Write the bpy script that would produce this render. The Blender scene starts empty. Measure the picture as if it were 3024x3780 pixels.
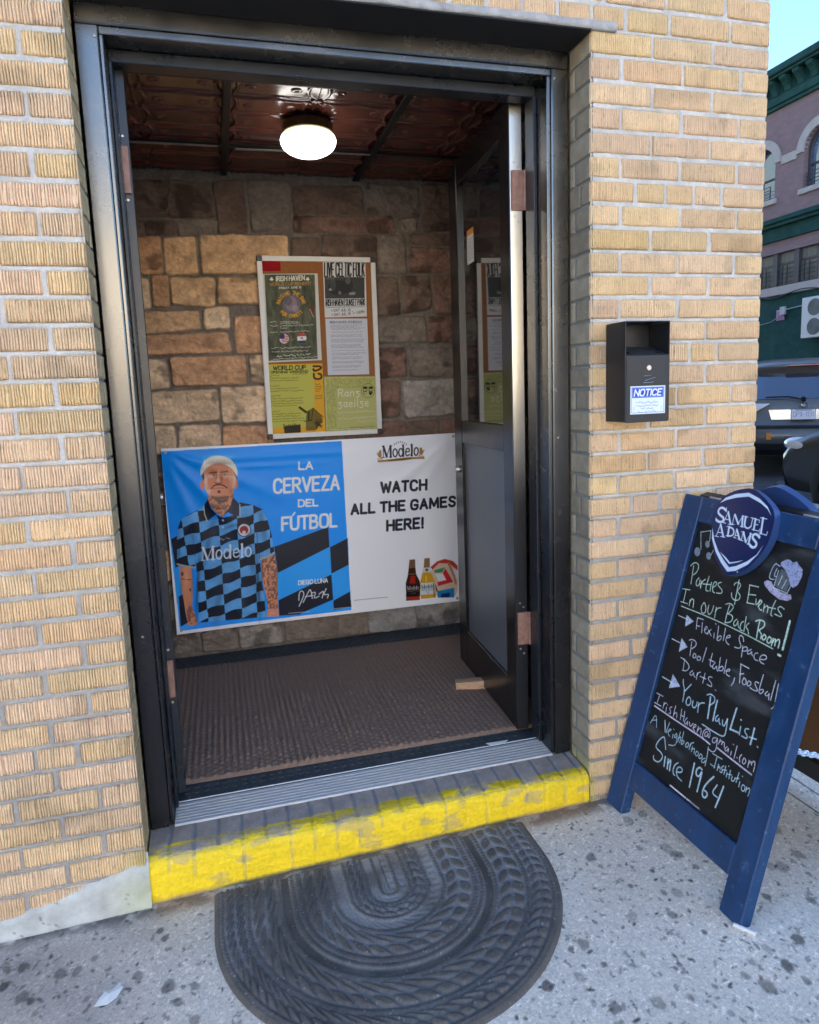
import bpy, bmesh, math, random
import numpy as np
from mathutils import Vector, Matrix
random.seed(7); RNG = np.random.default_rng(11)
S = bpy.context.scene
COL = S.collection
R = math.radians

# ------------------------------------------------------------------ camera
F_PX, CY_PX = 2550.66, 1811.2                 # focal length and principal row on the 3024 x 3780 frame
YAW, PITCH, ROLL = 0.267243, -0.141568, -0.0361003
CAM = np.array([0.277537, -1.90378, 1.363337])
_f = np.array([math.sin(YAW)*math.cos(PITCH), math.cos(YAW)*math.cos(PITCH), math.sin(PITCH)])
_r0 = np.array([math.cos(YAW), -math.sin(YAW), 0.0]); _u0 = np.cross(_r0, _f)
_r = _r0*math.cos(ROLL) + _u0*math.sin(ROLL); _u = -_r0*math.sin(ROLL) + _u0*math.cos(ROLL)
cd = bpy.data.cameras.new('camera'); cam = bpy.data.objects.new('camera', cd); COL.objects.link(cam)
cam.matrix_world = Matrix(((_r[0], _u[0], -_f[0], CAM[0]), (_r[1], _u[1], -_f[1], CAM[1]), (_r[2], _u[2], -_f[2], CAM[2]), (0, 0, 0, 1)))
cd.sensor_fit = 'VERTICAL'; cd.sensor_height = 36; cd.lens = F_PX/3780*36
cd.shift_y = -(1890 - CY_PX)/3780; cd.clip_start = 0.05; cd.clip_end = 500
S.camera = cam

# ------------------------------------------------------------------ sky, sun, exposure
SUN_EL, SUN_AZ = R(20), R(-40)                # azimuth measured from +y towards +x: low, behind the house, to the left
w = bpy.data.worlds.new('World'); S.world = w; w.use_nodes = True
nt = w.node_tree; bg = nt.nodes['Background']
sky = nt.nodes.new('ShaderNodeTexSky'); sky.sky_type = 'NISHITA'; sky.sun_disc = False
sky.sun_elevation = SUN_EL; sky.sun_rotation = SUN_AZ; sky.air_density = 0.7; sky.dust_density = 0.05; sky.ozone_density = 2.6
nt.links.new(sky.outputs[0], bg.inputs[0]); bg.inputs[1].default_value = 0.08
sd = bpy.data.lights.new('sun', 'SUN'); sd.energy = 5.0; sd.angle = R(0.5); sd.color = (1, 0.93, 0.83)
sun = bpy.data.objects.new('sun', sd); COL.objects.link(sun)
sdir = Vector((math.sin(SUN_AZ)*math.cos(SUN_EL), math.cos(SUN_AZ)*math.cos(SUN_EL), math.sin(SUN_EL)))
sun.rotation_euler = sdir.to_track_quat('Z', 'Y').to_euler(); sun.location = (0, 0, 40)
S.view_settings.view_transform = 'Standard'; S.view_settings.look = 'None'
S.view_settings.exposure = 3.17; S.view_settings.gamma = 1
S.render.engine = 'CYCLES'

# ------------------------------------------------------------------ helpers
def lin(c):
    c = np.asarray(c, float)/255.0
    return np.where(c <= 0.04045, c/12.92, ((c+0.055)/1.055)**2.4)

_T = np.random.default_rng(3).random((256, 256))
def vn(x, y):
    xi = np.floor(x).astype(int); yi = np.floor(y).astype(int)
    fx = x-xi; fy = y-yi; fx = fx*fx*(3-2*fx); fy = fy*fy*(3-2*fy)
    a = _T[xi & 255, yi & 255]; b = _T[(xi+1) & 255, yi & 255]; c = _T[xi & 255, (yi+1) & 255]; d = _T[(xi+1) & 255, (yi+1) & 255]
    return (a*(1-fx)+b*fx)*(1-fy) + (c*(1-fx)+d*fx)*fy
def fbm(x, y, o=4):
    s = 0; a = 0.5
    for i in range(o):
        s = s + a*vn(x*2**i+17.3*i, y*2**i+5.1*i); a *= .5
    return s/(1-0.5**o)
def sstep(a, b, x):
    t = np.clip((x-a)/(b-a), 0, 1); return t*t*(3-2*t)

def mat(name, col=(.5, .5, .5), rough=.6, metal=0., noise=0., nscale=20., bump=0., bscale=80., attr=False, spec=.5, emit=None, trans=0., coat=0., stretch=None, rvar=0., scuff=None):
    m = bpy.data.materials.new(name); m.use_nodes = True
    n = m.node_tree.nodes; l = m.node_tree.links; p = n['Principled BSDF']
    p.inputs['Base Color'].default_value = (*col, 1); p.inputs['Roughness'].default_value = rough
    p.inputs['Metallic'].default_value = metal; p.inputs['Specular IOR Level'].default_value = spec
    p.inputs['Transmission Weight'].default_value = trans; p.inputs['Coat Weight'].default_value = coat
    if emit: p.inputs['Emission Color'].default_value = (*emit[0], 1); p.inputs['Emission Strength'].default_value = emit[1]
    tc = n.new('ShaderNodeTexCoord'); vec = tc.outputs['Object']
    if stretch:
        mp = n.new('ShaderNodeMapping'); mp.inputs['Scale'].default_value = stretch; l.new(vec, mp.inputs['Vector']); vec = mp.outputs[0]
    src = None
    if attr:
        a = n.new('ShaderNodeAttribute'); a.attribute_name = 'Col'; src = a.outputs['Color']; l.new(src, p.inputs['Base Color'])
    if noise or rvar:
        t = n.new('ShaderNodeTexNoise'); t.inputs['Scale'].default_value = nscale; t.inputs['Detail'].default_value = 8; t.inputs['Roughness'].default_value = .65
        l.new(vec, t.inputs['Vector'])
        if noise:
            mr = n.new('ShaderNodeMapRange'); mr.inputs['From Min'].default_value = .25; mr.inputs['From Max'].default_value = .75
            mr.inputs['To Min'].default_value = 1-noise; mr.inputs['To Max'].default_value = 1+noise; l.new(t.outputs['Fac'], mr.inputs['Value'])
            mx = n.new('ShaderNodeMix'); mx.data_type = 'RGBA'; mx.blend_type = 'MULTIPLY'; mx.inputs['Factor'].default_value = 1
            if src: l.new(src, mx.inputs['A'])
            else: mx.inputs['A'].default_value = (*col, 1)
            l.new(mr.outputs[0], mx.inputs['B']); l.new(mx.outputs['Result'], p.inputs['Base Color'])
        if rvar:
            m2 = n.new('ShaderNodeMapRange'); m2.inputs['From Min'].default_value = .3; m2.inputs['From Max'].default_value = .7
            m2.inputs['To Min'].default_value = max(.02, rough-rvar); m2.inputs['To Max'].default_value = rough+rvar; l.new(t.outputs['Fac'], m2.inputs['Value']); l.new(m2.outputs[0], p.inputs['Roughness'])
    if scuff:                       # knocked and scratched spots of the paint: colour, noise scale, threshold
        t = n.new('ShaderNodeTexNoise'); t.inputs['Scale'].default_value = scuff[1]; t.inputs['Detail'].default_value = 9; t.inputs['Roughness'].default_value = .75; l.new(tc.outputs['Object'], t.inputs['Vector'])
        mr = n.new('ShaderNodeMapRange'); mr.inputs['From Min'].default_value = scuff[2]; mr.inputs['From Max'].default_value = scuff[2]+.05; mr.inputs['To Max'].default_value = scuff[3]; l.new(t.outputs['Fac'], mr.inputs['Value'])
        mx = n.new('ShaderNodeMix'); mx.data_type = 'RGBA'; l.new(mr.outputs[0], mx.inputs['Factor']); mx.inputs['B'].default_value = (*scuff[0], 1)
        lk = p.inputs['Base Color'].links
        if lk: l.new(lk[0].from_socket, mx.inputs['A'])
        else: mx.inputs['A'].default_value = (*col, 1)
        l.new(mx.outputs['Result'], p.inputs['Base Color'])
    if bump:
        t = n.new('ShaderNodeTexNoise'); t.inputs['Scale'].default_value = bscale; t.inputs['Detail'].default_value = 6
        l.new(vec, t.inputs['Vector']); b = n.new('ShaderNodeBump'); b.inputs['Strength'].default_value = bump; b.inputs['Distance'].default_value = .004
        l.new(t.outputs['Fac'], b.inputs['Height']); l.new(b.outputs[0], p.inputs['Normal'])
    return m

def tag(o, label=None, cat=None, group=None, kind=None):
    if label: o['label'] = label
    if cat: o['category'] = cat
    if group: o['group'] = group
    if kind: o['kind'] = kind
    return o
def empty(name, loc=(0, 0, 0), rz=0.):
    o = bpy.data.objects.new(name, None); o.empty_display_size = .1; COL.objects.link(o); o.location = loc; o.rotation_euler = (0, 0, rz); return o
def link(name, me, m, parent=None):
    o = bpy.data.objects.new(name, me); COL.objects.link(o)
    if m is not None and not len(me.materials): me.materials.append(m)
    if parent: o.parent = parent
    return o
def npmesh(name, V, Fq, m, parent=None, col=None, smooth=True):
    V = np.ascontiguousarray(V, np.float32); Fq = np.ascontiguousarray(Fq, np.int32)
    me = bpy.data.meshes.new(name); k = Fq.shape[1]
    me.vertices.add(len(V)); me.vertices.foreach_set('co', V.ravel())
    me.loops.add(Fq.size); me.loops.foreach_set('vertex_index', Fq.ravel())
    me.polygons.add(len(Fq)); me.polygons.foreach_set('loop_start', np.arange(0, Fq.size, k, dtype=np.int32))
    try: me.polygons.foreach_set('loop_total', np.full(len(Fq), k, np.int32))
    except Exception: pass
    me.update(calc_edges=True); me.validate()
    if smooth: me.polygons.foreach_set('use_smooth', np.ones(len(me.polygons), bool))
    if col is not None:
        a = me.color_attributes.new('Col', 'FLOAT_COLOR', 'POINT')
        c = np.ones((len(V), 4), np.float32); c[:, :3] = col; a.data.foreach_set('color', c.ravel())
    return link(name, me, m, parent)
def gridfaces(nu, nv, off=0, flip=False):
    i = np.arange(nu-1)[:, None]*nv + np.arange(nv-1)[None, :]; i = i.ravel()+off
    q = np.stack([i, i+nv, i+nv+1, i+1], 1)
    return q[:, ::-1] if flip else q

class MB:
    """collects shapes in one bmesh"""
    def __init__(s): s.bm = bmesh.new()
    def box(s, x0, x1, y0, y1, z0, z1, bev=0.002, M=None, seg=1):
        vs = [s.bm.verts.new((x, y, z)) for x in (x0, x1) for y in (y0, y1) for z in (z0, z1)]
        fs = [s.bm.faces.new([vs[i] for i in q]) for q in ((0, 1, 3, 2), (4, 6, 7, 5), (0, 4, 5, 1), (2, 3, 7, 6), (0, 2, 6, 4), (1, 5, 7, 3))]
        if bev:
            es = list({e for f in fs for e in f.edges})
            r = bmesh.ops.bevel(s.bm, geom=es, offset=bev, segments=seg, affect='EDGES', profile=.5)
            vs = list({v for f in r['faces'] for v in f.verts} | {v for v in vs if v.is_valid})
        if M is not None:
            for v in vs: v.co = M @ v.co
        return s
    def prism(s, pts, a, b, M=None):
        """pts (x,z) outline extruded from y=a to y=b"""
        A = [s.bm.verts.new((p[0], a, p[1])) for p in pts]; B = [s.bm.verts.new((p[0], b, p[1])) for p in pts]; n = len(pts)
        s.bm.faces.new(A); s.bm.faces.new(B[::-1])
        for i in range(n): s.bm.faces.new([A[i], B[i], B[(i+1) % n], A[(i+1) % n]])
        if M is not None:
            for v in A+B: v.co = M @ v.co
        return s
    def cyl(s, p, q, r, n=16, r2=None):
        p = Vector(p); q = Vector(q); d = (q-p); z = d.normalized(); x = z.orthogonal().normalized(); y = z.cross(x); r2 = r if r2 is None else r2
        A = [s.bm.verts.new(p+(x*math.cos(2*math.pi*i/n)+y*math.sin(2*math.pi*i/n))*r) for i in range(n)]
        B = [s.bm.verts.new(q+(x*math.cos(2*math.pi*i/n)+y*math.sin(2*math.pi*i/n))*r2) for i in range(n)]
        s.bm.faces.new(A[::-1]); s.bm.faces.new(B)
        for i in range(n): s.bm.faces.new([A[i], A[(i+1) % n], B[(i+1) % n], B[i]])
        return s
    def tube(s, pts, r, n=8):
        pts = [Vector(p) for p in pts]; rings = []
        for i, p in enumerate(pts):
            t = (pts[min(i+1, len(pts)-1)]-pts[max(i-1, 0)]).normalized(); x = t.cross(Vector((.13, .21, .97))).normalized(); y = t.cross(x)
            rings.append([s.bm.verts.new(p+(x*math.cos(2*math.pi*k/n)+y*math.sin(2*math.pi*k/n))*r) for k in range(n)])
        for a, b in zip(rings, rings[1:]):
            for k in range(n): s.bm.faces.new([a[k], a[(k+1) % n], b[(k+1) % n], b[k]])
        s.bm.faces.new(rings[0][::-1]); s.bm.faces.new(rings[-1]); return s
    def lathe(s, prof, c, n=40):
        rings = [[s.bm.verts.new((c[0]+r*math.cos(2*math.pi*k/n), c[1]+r*math.sin(2*math.pi*k/n), c[2]+z)) for k in range(n)] for r, z in prof]
        for a, b in zip(rings, rings[1:]):
            for k in range(n): s.bm.faces.new([a[k], a[(k+1) % n], b[(k+1) % n], b[k]])
        return s
    def done(s, name, m, parent=None, smooth=False):
        bmesh.ops.recalc_face_normals(s.bm, faces=s.bm.faces)
        me = bpy.data.meshes.new(name); s.bm.to_mesh(me); s.bm.free()
        if smooth:
            for p in me.polygons: p.use_smooth = True
        return link(name, me, m, parent)

# a point of the 3024 x 3780 frame turned into a point of a plane of the scene
def ray(px, py): return _f + _r*(px-1512)/F_PX - _u*(py-CY_PX)/F_PX
def on_plane(px, py, o, n):
    d = ray(px, py); return CAM + d*((np.dot(n, o-CAM))/np.dot(n, d))

# ------------------------------------------------------------------ printed / chalked sheets: colour per vertex of a fine grid
class Canvas:
    def __init__(s, x0, x1, z0, z1, step, bg):
        s.x0, s.z0, s.st = x0, z0, step; s.nx = int(round((x1-x0)/step))+1; s.nz = int(round((z1-z0)/step))+1
        s.sx = (x1-x0)/(s.nx-1); s.sz = (z1-z0)/(s.nz-1); s.a = np.empty((s.nz, s.nx, 3)); s.a[:] = np.asarray(bg, float)
        s.map = lambda x, y: (x, y); s.k = 1.0
        s.X, s.Z = np.meshgrid(np.linspace(x0, x1, s.nx), np.linspace(z0, z1, s.nz))
    def _pts(s, pts): return np.array([s.map(*p) for p in pts], float)
    def _bb(s, lo, hi):
        i0 = max(0, int((lo[0]-s.x0)/s.sx)-1); i1 = min(s.nx, int((hi[0]-s.x0)/s.sx)+3); j0 = max(0, int((lo[1]-s.z0)/s.sz)-1); j1 = min(s.nz, int((hi[1]-s.z0)/s.sz)+3)
        return (slice(j0, j1), slice(i0, i1)) if i1 > i0 and j1 > j0 else None
    def blend(s, sl, cov, col):
        col = np.asarray(col, float); cov = cov[..., None]; s.a[sl] = s.a[sl]*(1-cov)+col*cov
    def polymask(s, pts):
        P = s._pts(pts); sl = s._bb(P.min(0), P.max(0))
        if sl is None: return None, None
        X = s.X[sl]; Z = s.Z[sl]; cov = np.zeros(X.shape)
        for ox in (-.33, 0, .33):
            for oz in (-.33, 0, .33):
                ins = np.zeros(X.shape, bool); x = X+ox*s.sx; z = Z+oz*s.sz
                for (xa, za), (xb, zb) in zip(P, np.roll(P, -1, 0)):
                    if za == zb: continue
                    ins ^= ((za > z) != (zb > z)) & (x < (xb-xa)*(z-za)/(zb-za)+xa)
                cov += ins
        return sl, cov/9
    def poly(s, pts, col, a=1.0):
        sl, c = s.polymask(pts)
        if sl is not None: s.blend(sl, c*a, col)
    def rect(s, x0, y0, x1, y1, col, a=1.0): s.poly([(x0, y0), (x1, y0), (x1, y1), (x0, y1)], col, a)
    def ell(s, cx, cy, rx, ry, col, a=1.0, rot=0.):
        c, sn = math.cos(rot), math.sin(rot)
        s.poly([(cx+rx*math.cos(t)*c-ry*math.sin(t)*sn, cy+rx*math.cos(t)*sn+ry*math.sin(t)*c) for t in np.linspace(0, 2*math.pi, 28, endpoint=False)], col, a)
    def stroke(s, pts, wd, col, a=1.0, tex=0.):
        P = s._pts(pts); wd = wd*s.k; h = max(wd/2, s.sx*.35); aa = min(1, (wd/2)/(s.sx*.35))
        sl = s._bb(P.min(0)-h-s.sx*2, P.max(0)+h+s.sx*2)
        if sl is None: return
        X = s.X[sl]; Z = s.Z[sl]; D = np.full(X.shape, 1e9)
        for (xa, za), (xb, zb) in zip(P[:-1], P[1:]):
            L = (xb-xa)**2+(zb-za)**2+1e-12; t = np.clip(((X-xa)*(xb-xa)+(Z-za)*(zb-za))/L, 0, 1)
            D = np.minimum(D, np.hypot(X-xa-t*(xb-xa), Z-za-t*(zb-za)))
        cov = np.clip(.5+(h-D)/s.sx, 0, 1)*a*aa
        if tex: cov = cov*np.clip(1-tex*(fbm(X*900, Z*900, 3)-.25)*2, 0, 1)
        s.blend(sl, cov, col)
    def mesh(s, name, m, parent, place):
        """place(X, Z) -> world coordinates of the grid"""
        V = place(s.X, s.Z).reshape(-1, 3)
        return npmesh(name, V, gridfaces(s.nz, s.nx, flip=True), m, parent, lin(np.clip(s.a, 0, 255)).reshape(-1, 3))

def smoothpts(p, it=2):
    p = np.array(p, float)
    for _ in range(it):
        if len(p) < 3: return p
        q = [p[0]]
        for a, b in zip(p[:-1], p[1:]): q += [a*.75+b*.25, a*.25+b*.75]
        q.append(p[-1]); p = np.array(q)
    return p

# stroke alphabet: advance; strokes (| separated, ~ = smoothed)
GL = {}
for ln in """A .62;0,0 .3,1 .6,0|.1,.33 .5,.33
B .58;0,0 0,1|~0,1 .45,1 .5,.75 .4,.53 0,.53|~0,.53 .5,.53 .56,.27 .48,0 0,0
C .6;~.58,.8 .48,1 .15,1 0,.78 0,.22 .15,0 .48,0 .58,.2
D .62;0,0 0,1|~0,1 .4,1 .6,.8 .6,.2 .4,0 0,0
E .52;.5,0 0,0 0,1 .5,1|0,.52 .42,.52
F .5;0,0 0,1 .5,1|0,.52 .4,.52
G .62;~.58,.8 .48,1 .15,1 0,.78 0,.22 .15,0 .48,0 .58,.2|.58,.2 .58,.45 .32,.45
H .6;0,0 0,1|.6,0 .6,1|0,.52 .6,.52
I .04;.02,0 .02,1
J .4;~.4,1 .4,.2 .3,0 .1,0 0,.2
K .58;0,0 0,1|.55,1 0,.4|.18,.55 .58,0
L .48;0,1 0,0 .48,0
M .75;0,0 .04,1 .375,.2 .71,1 .75,0
N .62;0,0 0,1 .62,0 .62,1
O .64;~.32,1 .1,1 0,.75 0,.25 .1,0 .54,0 .64,.25 .64,.75 .54,1 .32,1
P .56;0,0 0,1|~0,1 .45,1 .56,.78 .45,.48 0,.48
R .58;0,0 0,1|~0,1 .45,1 .56,.78 .45,.5 0,.5|.25,.5 .58,0
S .56;~.54,.82 .42,1 .12,1 .02,.75 .15,.55 .42,.47 .55,.25 .43,0 .12,0 0,.18
T .56;.28,0 .28,1|0,1 .56,1
U .6;~0,1 0,.2 .12,0 .48,0 .6,.2 .6,1
V .6;0,1 .3,0 .6,1
W .85;0,1 .2,0 .42,.8 .64,0 .85,1
X .58;0,0 .58,1|0,1 .58,0
Y .58;0,1 .29,.5 .58,1|.29,.5 .29,0
Z .54;0,1 .54,1 0,0 .54,0
0 .56;~.28,1 .06,1 0,.7 0,.3 .06,0 .5,0 .56,.3 .56,.7 .5,1 .28,1
1 .2;.0,.8 .16,1 .16,0
2 .54;~0,.8 .1,1 .45,1 .53,.72 .3,.4 0,0|0,0 .54,0
3 .54;~0,.9 .2,1 .5,.9 .45,.55 .2,.52|~.2,.52 .55,.5 .53,.08 .2,0 0,.1
4 .56;.42,0 .42,1 0,.3 .56,.3
6 .55;~.45,1 .1,.7 0,.3 .15,0 .5,.05 .5,.45 .2,.5 .02,.3
7 .54;0,1 .54,1 .2,0
8 .54;~.27,.53 .05,.7 .1,1 .45,1 .5,.7 .27,.53 0,.3 .1,0 .45,0 .54,.3 .27,.53
9 .55;~.52,.6 .3,.45 .05,.6 .08,.95 .4,1 .53,.7 .45,.3 .2,0
! .1;.05,1 .05,.32|.05,.06 .05,0
' .1;.06,1 .03,.75
- .35;.02,.45 .33,.45
. .1;.04,0 .06,.05
: .1;.05,.1 .05,.15|.05,.6 .05,.65
/ .05;.02,-.1 .02,1.1
a .5;~.42,.55 .2,.62 0,.4 .05,.05 .3,.05 .42,.3 .44,.6|.44,.6 .42,.1 .52,0
e .5;~.03,.32 .45,.35 .4,.6 .15,.6 0,.35 .05,.05 .3,0 .46,.1
i .15;.07,0 .07,.6|.07,.85 .07,.9
l .2;~.08,1 .05,.15 .2,0
n .5;.02,0 .02,.6|~.02,.4 .2,.62 .44,.6 .44,0
r .4;.02,0 .02,.6|~.02,.4 .15,.6 .38,.58
g .5;0,.62 .48,.62|~.25,.62 .08,.4 .3,.35 .46,.1 .3,-.2 .02,-.1
o .5;~.25,.62 .02,.5 .02,.1 .25,0 .46,.1 .46,.5 .25,.62
d .5;.46,1 .46,0|~.44,.5 .2,.62 .02,.4 .05,.05 .3,0 .44,.2""".split('\n'):
    h, body = ln[2:].split(';'); st = []
    for q in body.split('|'):
        sm = q.startswith('~'); p = [tuple(map(float, t.split(','))) for t in q.lstrip('~').split()]
        st.append(smoothpts(p) if sm else np.array(p))
    GL[ln[0]] = (float(h), st)
def text(cv, s, a, b, h, wd, col, slant=0., al=1.0, gap=.2, vert=None):
    """letters of height h (px) on the base line a -> b"""
    adv = sum((.35 if c == ' ' else GL[c][0]+gap) for c in s)-gap
    ax = np.array(a, float); ux = (np.array(b, float)-ax)/adv; uy = np.array(vert if vert else (slant*h, -h), float); x = 0
    for c in s:
        if c == ' ': x += .35; continue
        for st in GL[c][1]: cv.stroke([ax+ux*(x+p[0])+uy*p[1] for p in st], wd, col, al)
        x += GL[c][0]+gap
def scribble(cv, a, b, h, wd, col, al=.8):
    n = max(4, int(abs(b[0]-a[0])/(h*.55))); p = []
    for i in range(n+1):
        t = i/n; p.append((a[0]+(b[0]-a[0])*t, a[1]+(b[1]-a[1])*t-h*random.random()))
        if random.random() < .16 and len(p) > 1: cv.stroke(p, wd, col, al); p = []
    if len(p) > 1: cv.stroke(p, wd, col, al)
def parse(t, k, ox, oy): return [[(ox+k*float(q.split(',')[0]), oy+k*float(q.split(',')[1])) for q in s.split()] for s in t.split('|')]

# ------------------------------------------------------------------ materials
M_BRICK = mat('ribbed_brick', attr=True, rough=.85, noise=.16, nscale=160, bump=.5, bscale=700, spec=.25)
M_PLAINBRICK = mat('plain_brick', (.5, .34, .18), .85, noise=.2, nscale=8, bump=.3)
M_STONE = mat('vestibule_stone', attr=True, rough=.85, noise=.3, nscale=55, bump=1.0, bscale=130, spec=.2)
M_METAL = mat('worn_bronze_reflection', (.24, .232, .215), .26, 1., noise=.10, nscale=6, rvar=.05, scuff=((.55, .53, .5), 40, .70, .5))
def painted_reflection(m, z0, z1, black=(.012, .012, .014)):  # mirrored street put into the colour: dark below, bright metal above
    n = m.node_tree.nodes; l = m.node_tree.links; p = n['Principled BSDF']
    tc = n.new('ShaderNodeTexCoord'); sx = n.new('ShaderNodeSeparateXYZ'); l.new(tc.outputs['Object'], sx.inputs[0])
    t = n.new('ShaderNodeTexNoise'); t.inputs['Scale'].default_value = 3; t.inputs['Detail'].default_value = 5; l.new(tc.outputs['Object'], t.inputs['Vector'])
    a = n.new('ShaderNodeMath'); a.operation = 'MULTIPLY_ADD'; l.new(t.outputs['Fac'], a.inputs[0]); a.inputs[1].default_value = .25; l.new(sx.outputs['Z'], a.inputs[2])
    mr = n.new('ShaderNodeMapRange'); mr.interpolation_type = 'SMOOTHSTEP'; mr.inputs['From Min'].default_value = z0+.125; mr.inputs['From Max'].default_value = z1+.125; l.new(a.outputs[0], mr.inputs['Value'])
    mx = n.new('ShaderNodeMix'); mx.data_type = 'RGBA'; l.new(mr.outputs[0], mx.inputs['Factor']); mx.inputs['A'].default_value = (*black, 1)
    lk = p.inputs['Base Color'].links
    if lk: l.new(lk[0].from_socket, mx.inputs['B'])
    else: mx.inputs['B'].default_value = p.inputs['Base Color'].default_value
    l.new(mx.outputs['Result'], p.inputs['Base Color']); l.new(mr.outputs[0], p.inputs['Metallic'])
M_METALB = mat('black_painted_metal', (.014, .016, .02), .3, 0., noise=.2, nscale=8, rvar=.05, spec=.55, scuff=((.35, .34, .32), 60, .70, .7))
painted_reflection(M_METAL, .75, 1.75)
M_ALU = mat('scuffed_aluminium', (.62, .63, .66), .38, 1., noise=.3, nscale=60, rvar=.1, stretch=(1, 8, 1))
M_RUST = mat('rusty_hinge_steel', (.30, .17, .13), .55, .5, noise=.35, nscale=50, bump=.2)
M_SCREW = mat('screw_steel', (.55, .5, .45), .4, 1., noise=.2)
M_GLASS = mat('door_glass', (.01, .012, .015), .03, 0., spec=.9, coat=.6)
M_PANEL = mat('door_panel', (.10, .112, .13), .30, 0., noise=.06, nscale=9, bump=.1, bscale=700)
M_CONC = mat('parge_coat', attr=True, rough=.9, noise=.25, nscale=14, bump=.6, bscale=90)
M_LINTEL = mat('weathered_lintel', (.38, .36, .33), .8, noise=.4, nscale=25, bump=.5, bscale=60)
M_PRINT = mat('printed_paper', attr=True, rough=.7, spec=.3)
M_VINYL = mat('printed_vinyl', attr=True, rough=.38, spec=.28)
M_CHALK = mat('chalkboard', attr=True, rough=.6, spec=.3, noise=.12, nscale=30)
M_BLUE = mat('blue_painted_wood', (.004, .040, .125), .45, noise=.4, nscale=18, bump=.15, bscale=50, stretch=(1, 1, .15), rvar=.12, scuff=((.10, .17, .30), 30, .58, .45))
M_SHIELD = mat('painted_sign', attr=True, rough=.3, spec=.5)
M_SHEDGE = mat('sign_edge', (.03, .07, .2), .35)
M_HARD = mat('brown_hardboard', (.15, .075, .032), .7, noise=.12, nscale=60)
M_BLACKW = mat('black_painted_wood', (.012, .014, .016), .5, noise=.2)
M_CHAIN = mat('zinc_chain', (.8, .82, .85), .3, 1.)
M_BLACK = mat('black_powder_coat', (.014, .016, .019), .38, 0., noise=.2, nscale=80, bump=.12, bscale=900, rvar=.08, scuff=((.2, .2, .2), 70, .70, .6))
M_WHITE = mat('white_plastic', (.7, .7, .7), .5)
M_CORK = mat('cork', (.30, .115, .03), .9, noise=.25, nscale=220, bump=.3, bscale=400)
M_FRAMEW = mat('board_frame', (.72, .70, .66), .4, noise=.05)
M_BLKP = mat('black_plastic', (.015, .015, .015), .4)
M_CARPET = mat('brown_carpet', (.30, .205, .15), .95, noise=.35, nscale=260, bump=.8, bscale=900, spec=.1)
M_TILE = mat('rubber_floor_tile', (.045, .055, .06), .6, noise=.3, nscale=30, bump=.3)
M_RUBBER = mat('doormat_rubber', attr=True, rough=.9, noise=.25, nscale=120, bump=.5, bscale=500, spec=.12)
M_WOOD = mat('pale_wood', (.5, .33, .2), .7, noise=.3, nscale=12, stretch=(1, 6, 6), bump=.2)
M_PAPER = mat('paper', (.75, .77, .74), .8, noise=.06)
M_STEP = mat('painted_step', attr=True, rough=.65, noise=.15, nscale=90, bump=.6, bscale=300)
M_CEIL = mat('oxblood_tin_ceiling', (.12, .034, .022), .2, noise=.06, nscale=5, spec=.7)
M_GRID = mat('ceiling_grid_dark', (.008, .008, .008), .5)
M_LAMP = mat('lit_opal_glass', (.9, .9, .9), .3, emit=((1, .96, .9), .8))
M_BRASS = mat('aged_brass', (.16, .14, .07), .4, .8, noise=.2)

# ------------------------------------------------------------------ ground
GZ = lambda x: -0.0385+0.022*np.asarray(x, float)
SPOTS = """1.745,3092 3.0,3170 2.5,3110 2.6,3280""" and []
def ground_xy(px, py):
    o = np.array([0, 0, -.0385]); n = np.array([-.022, 0, 1.]); return on_plane(px, py, o, n)
gum = [(2373, 3007, 13), (2320, 3028, 13), (2182, 3165, 17), (2458, 3130, 20), (2495, 3152, 16), (2362, 3130, 8), (2497, 3293, 15), (2452, 3295, 9), (2335, 3380, 17), (2480, 3375, 17), (2288, 3195, 8),
       (2450, 3250, 9), (2150, 3480, 20), (2108, 3500, 10), (2138, 3605, 13), (2434, 3700, 22), (2270, 3720, 18), (2020, 3640, 20), (2835, 3640, 20), (2750, 3600, 13), (2905, 3560, 20), (2830, 3500, 16), (2945, 3465, 18),
       (2865, 3060, 18), (2890, 3200, 20), (2845, 3195, 17), (2950, 3155, 16), (2830, 3310, 14), (2775, 3550, 10), (2990, 3320, 14), (2570, 3200, 7), (2510, 3560, 8), (2640, 3640, 9), (2550, 3680, 10), (2700, 3740, 12),
       (348, 3537, 12), (85, 3572, 15), (225, 3595, 17), (280, 3590, 15), (625, 3640, 22), (720, 3642, 16), (510, 3600, 15), (590, 3436, 12), (610, 3463, 13), (565, 3460, 9), (660, 3697, 14), (85, 3680, 18), (115, 3695, 14), (345, 3583, 6),
       (720, 3770, 18), (15, 3640, 14), (320, 3690, 9), (665, 3560, 6), (440, 3700, 7), (130, 3740, 8), (2980, 3620, 12), (2190, 3700, 10), (2230, 3560, 8), (2600, 3440, 8), (2330, 3270, 7), (2410, 3215, 7)]
fx = np.arange(-.70, 2.45, .0036); fy = np.arange(-1.05, .06, .0036)
xs = np.concatenate([np.linspace(-26, -.8, 12), fx, np.linspace(2.6, 6.0, 20)]); ys = np.concatenate([np.linspace(-4.6, -1.12, 12), fy, np.linspace(.12, 40, 30)])
GX, GY = np.meshgrid(xs, ys, indexing='ij')
n1 = fbm(GX*3.1, GY*3.1, 5); n2 = fbm(GX*60, GY*60, 3); n3 = fbm(GX*140+9, GY*140, 2); n4 = fbm(GX*9+3, GY*9, 4)
base = np.array([.77, .69, .57])*(0.86+.34*n1[..., None])
left_dark = sstep(.55, -.35, GX)*.45*(GY < .02)                                        # unevenly darker towards the left end
base = base*(1-left_dark[..., None]*np.array([1.0, .98, .92])*(0.6+.8*n4[..., None]))
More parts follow.
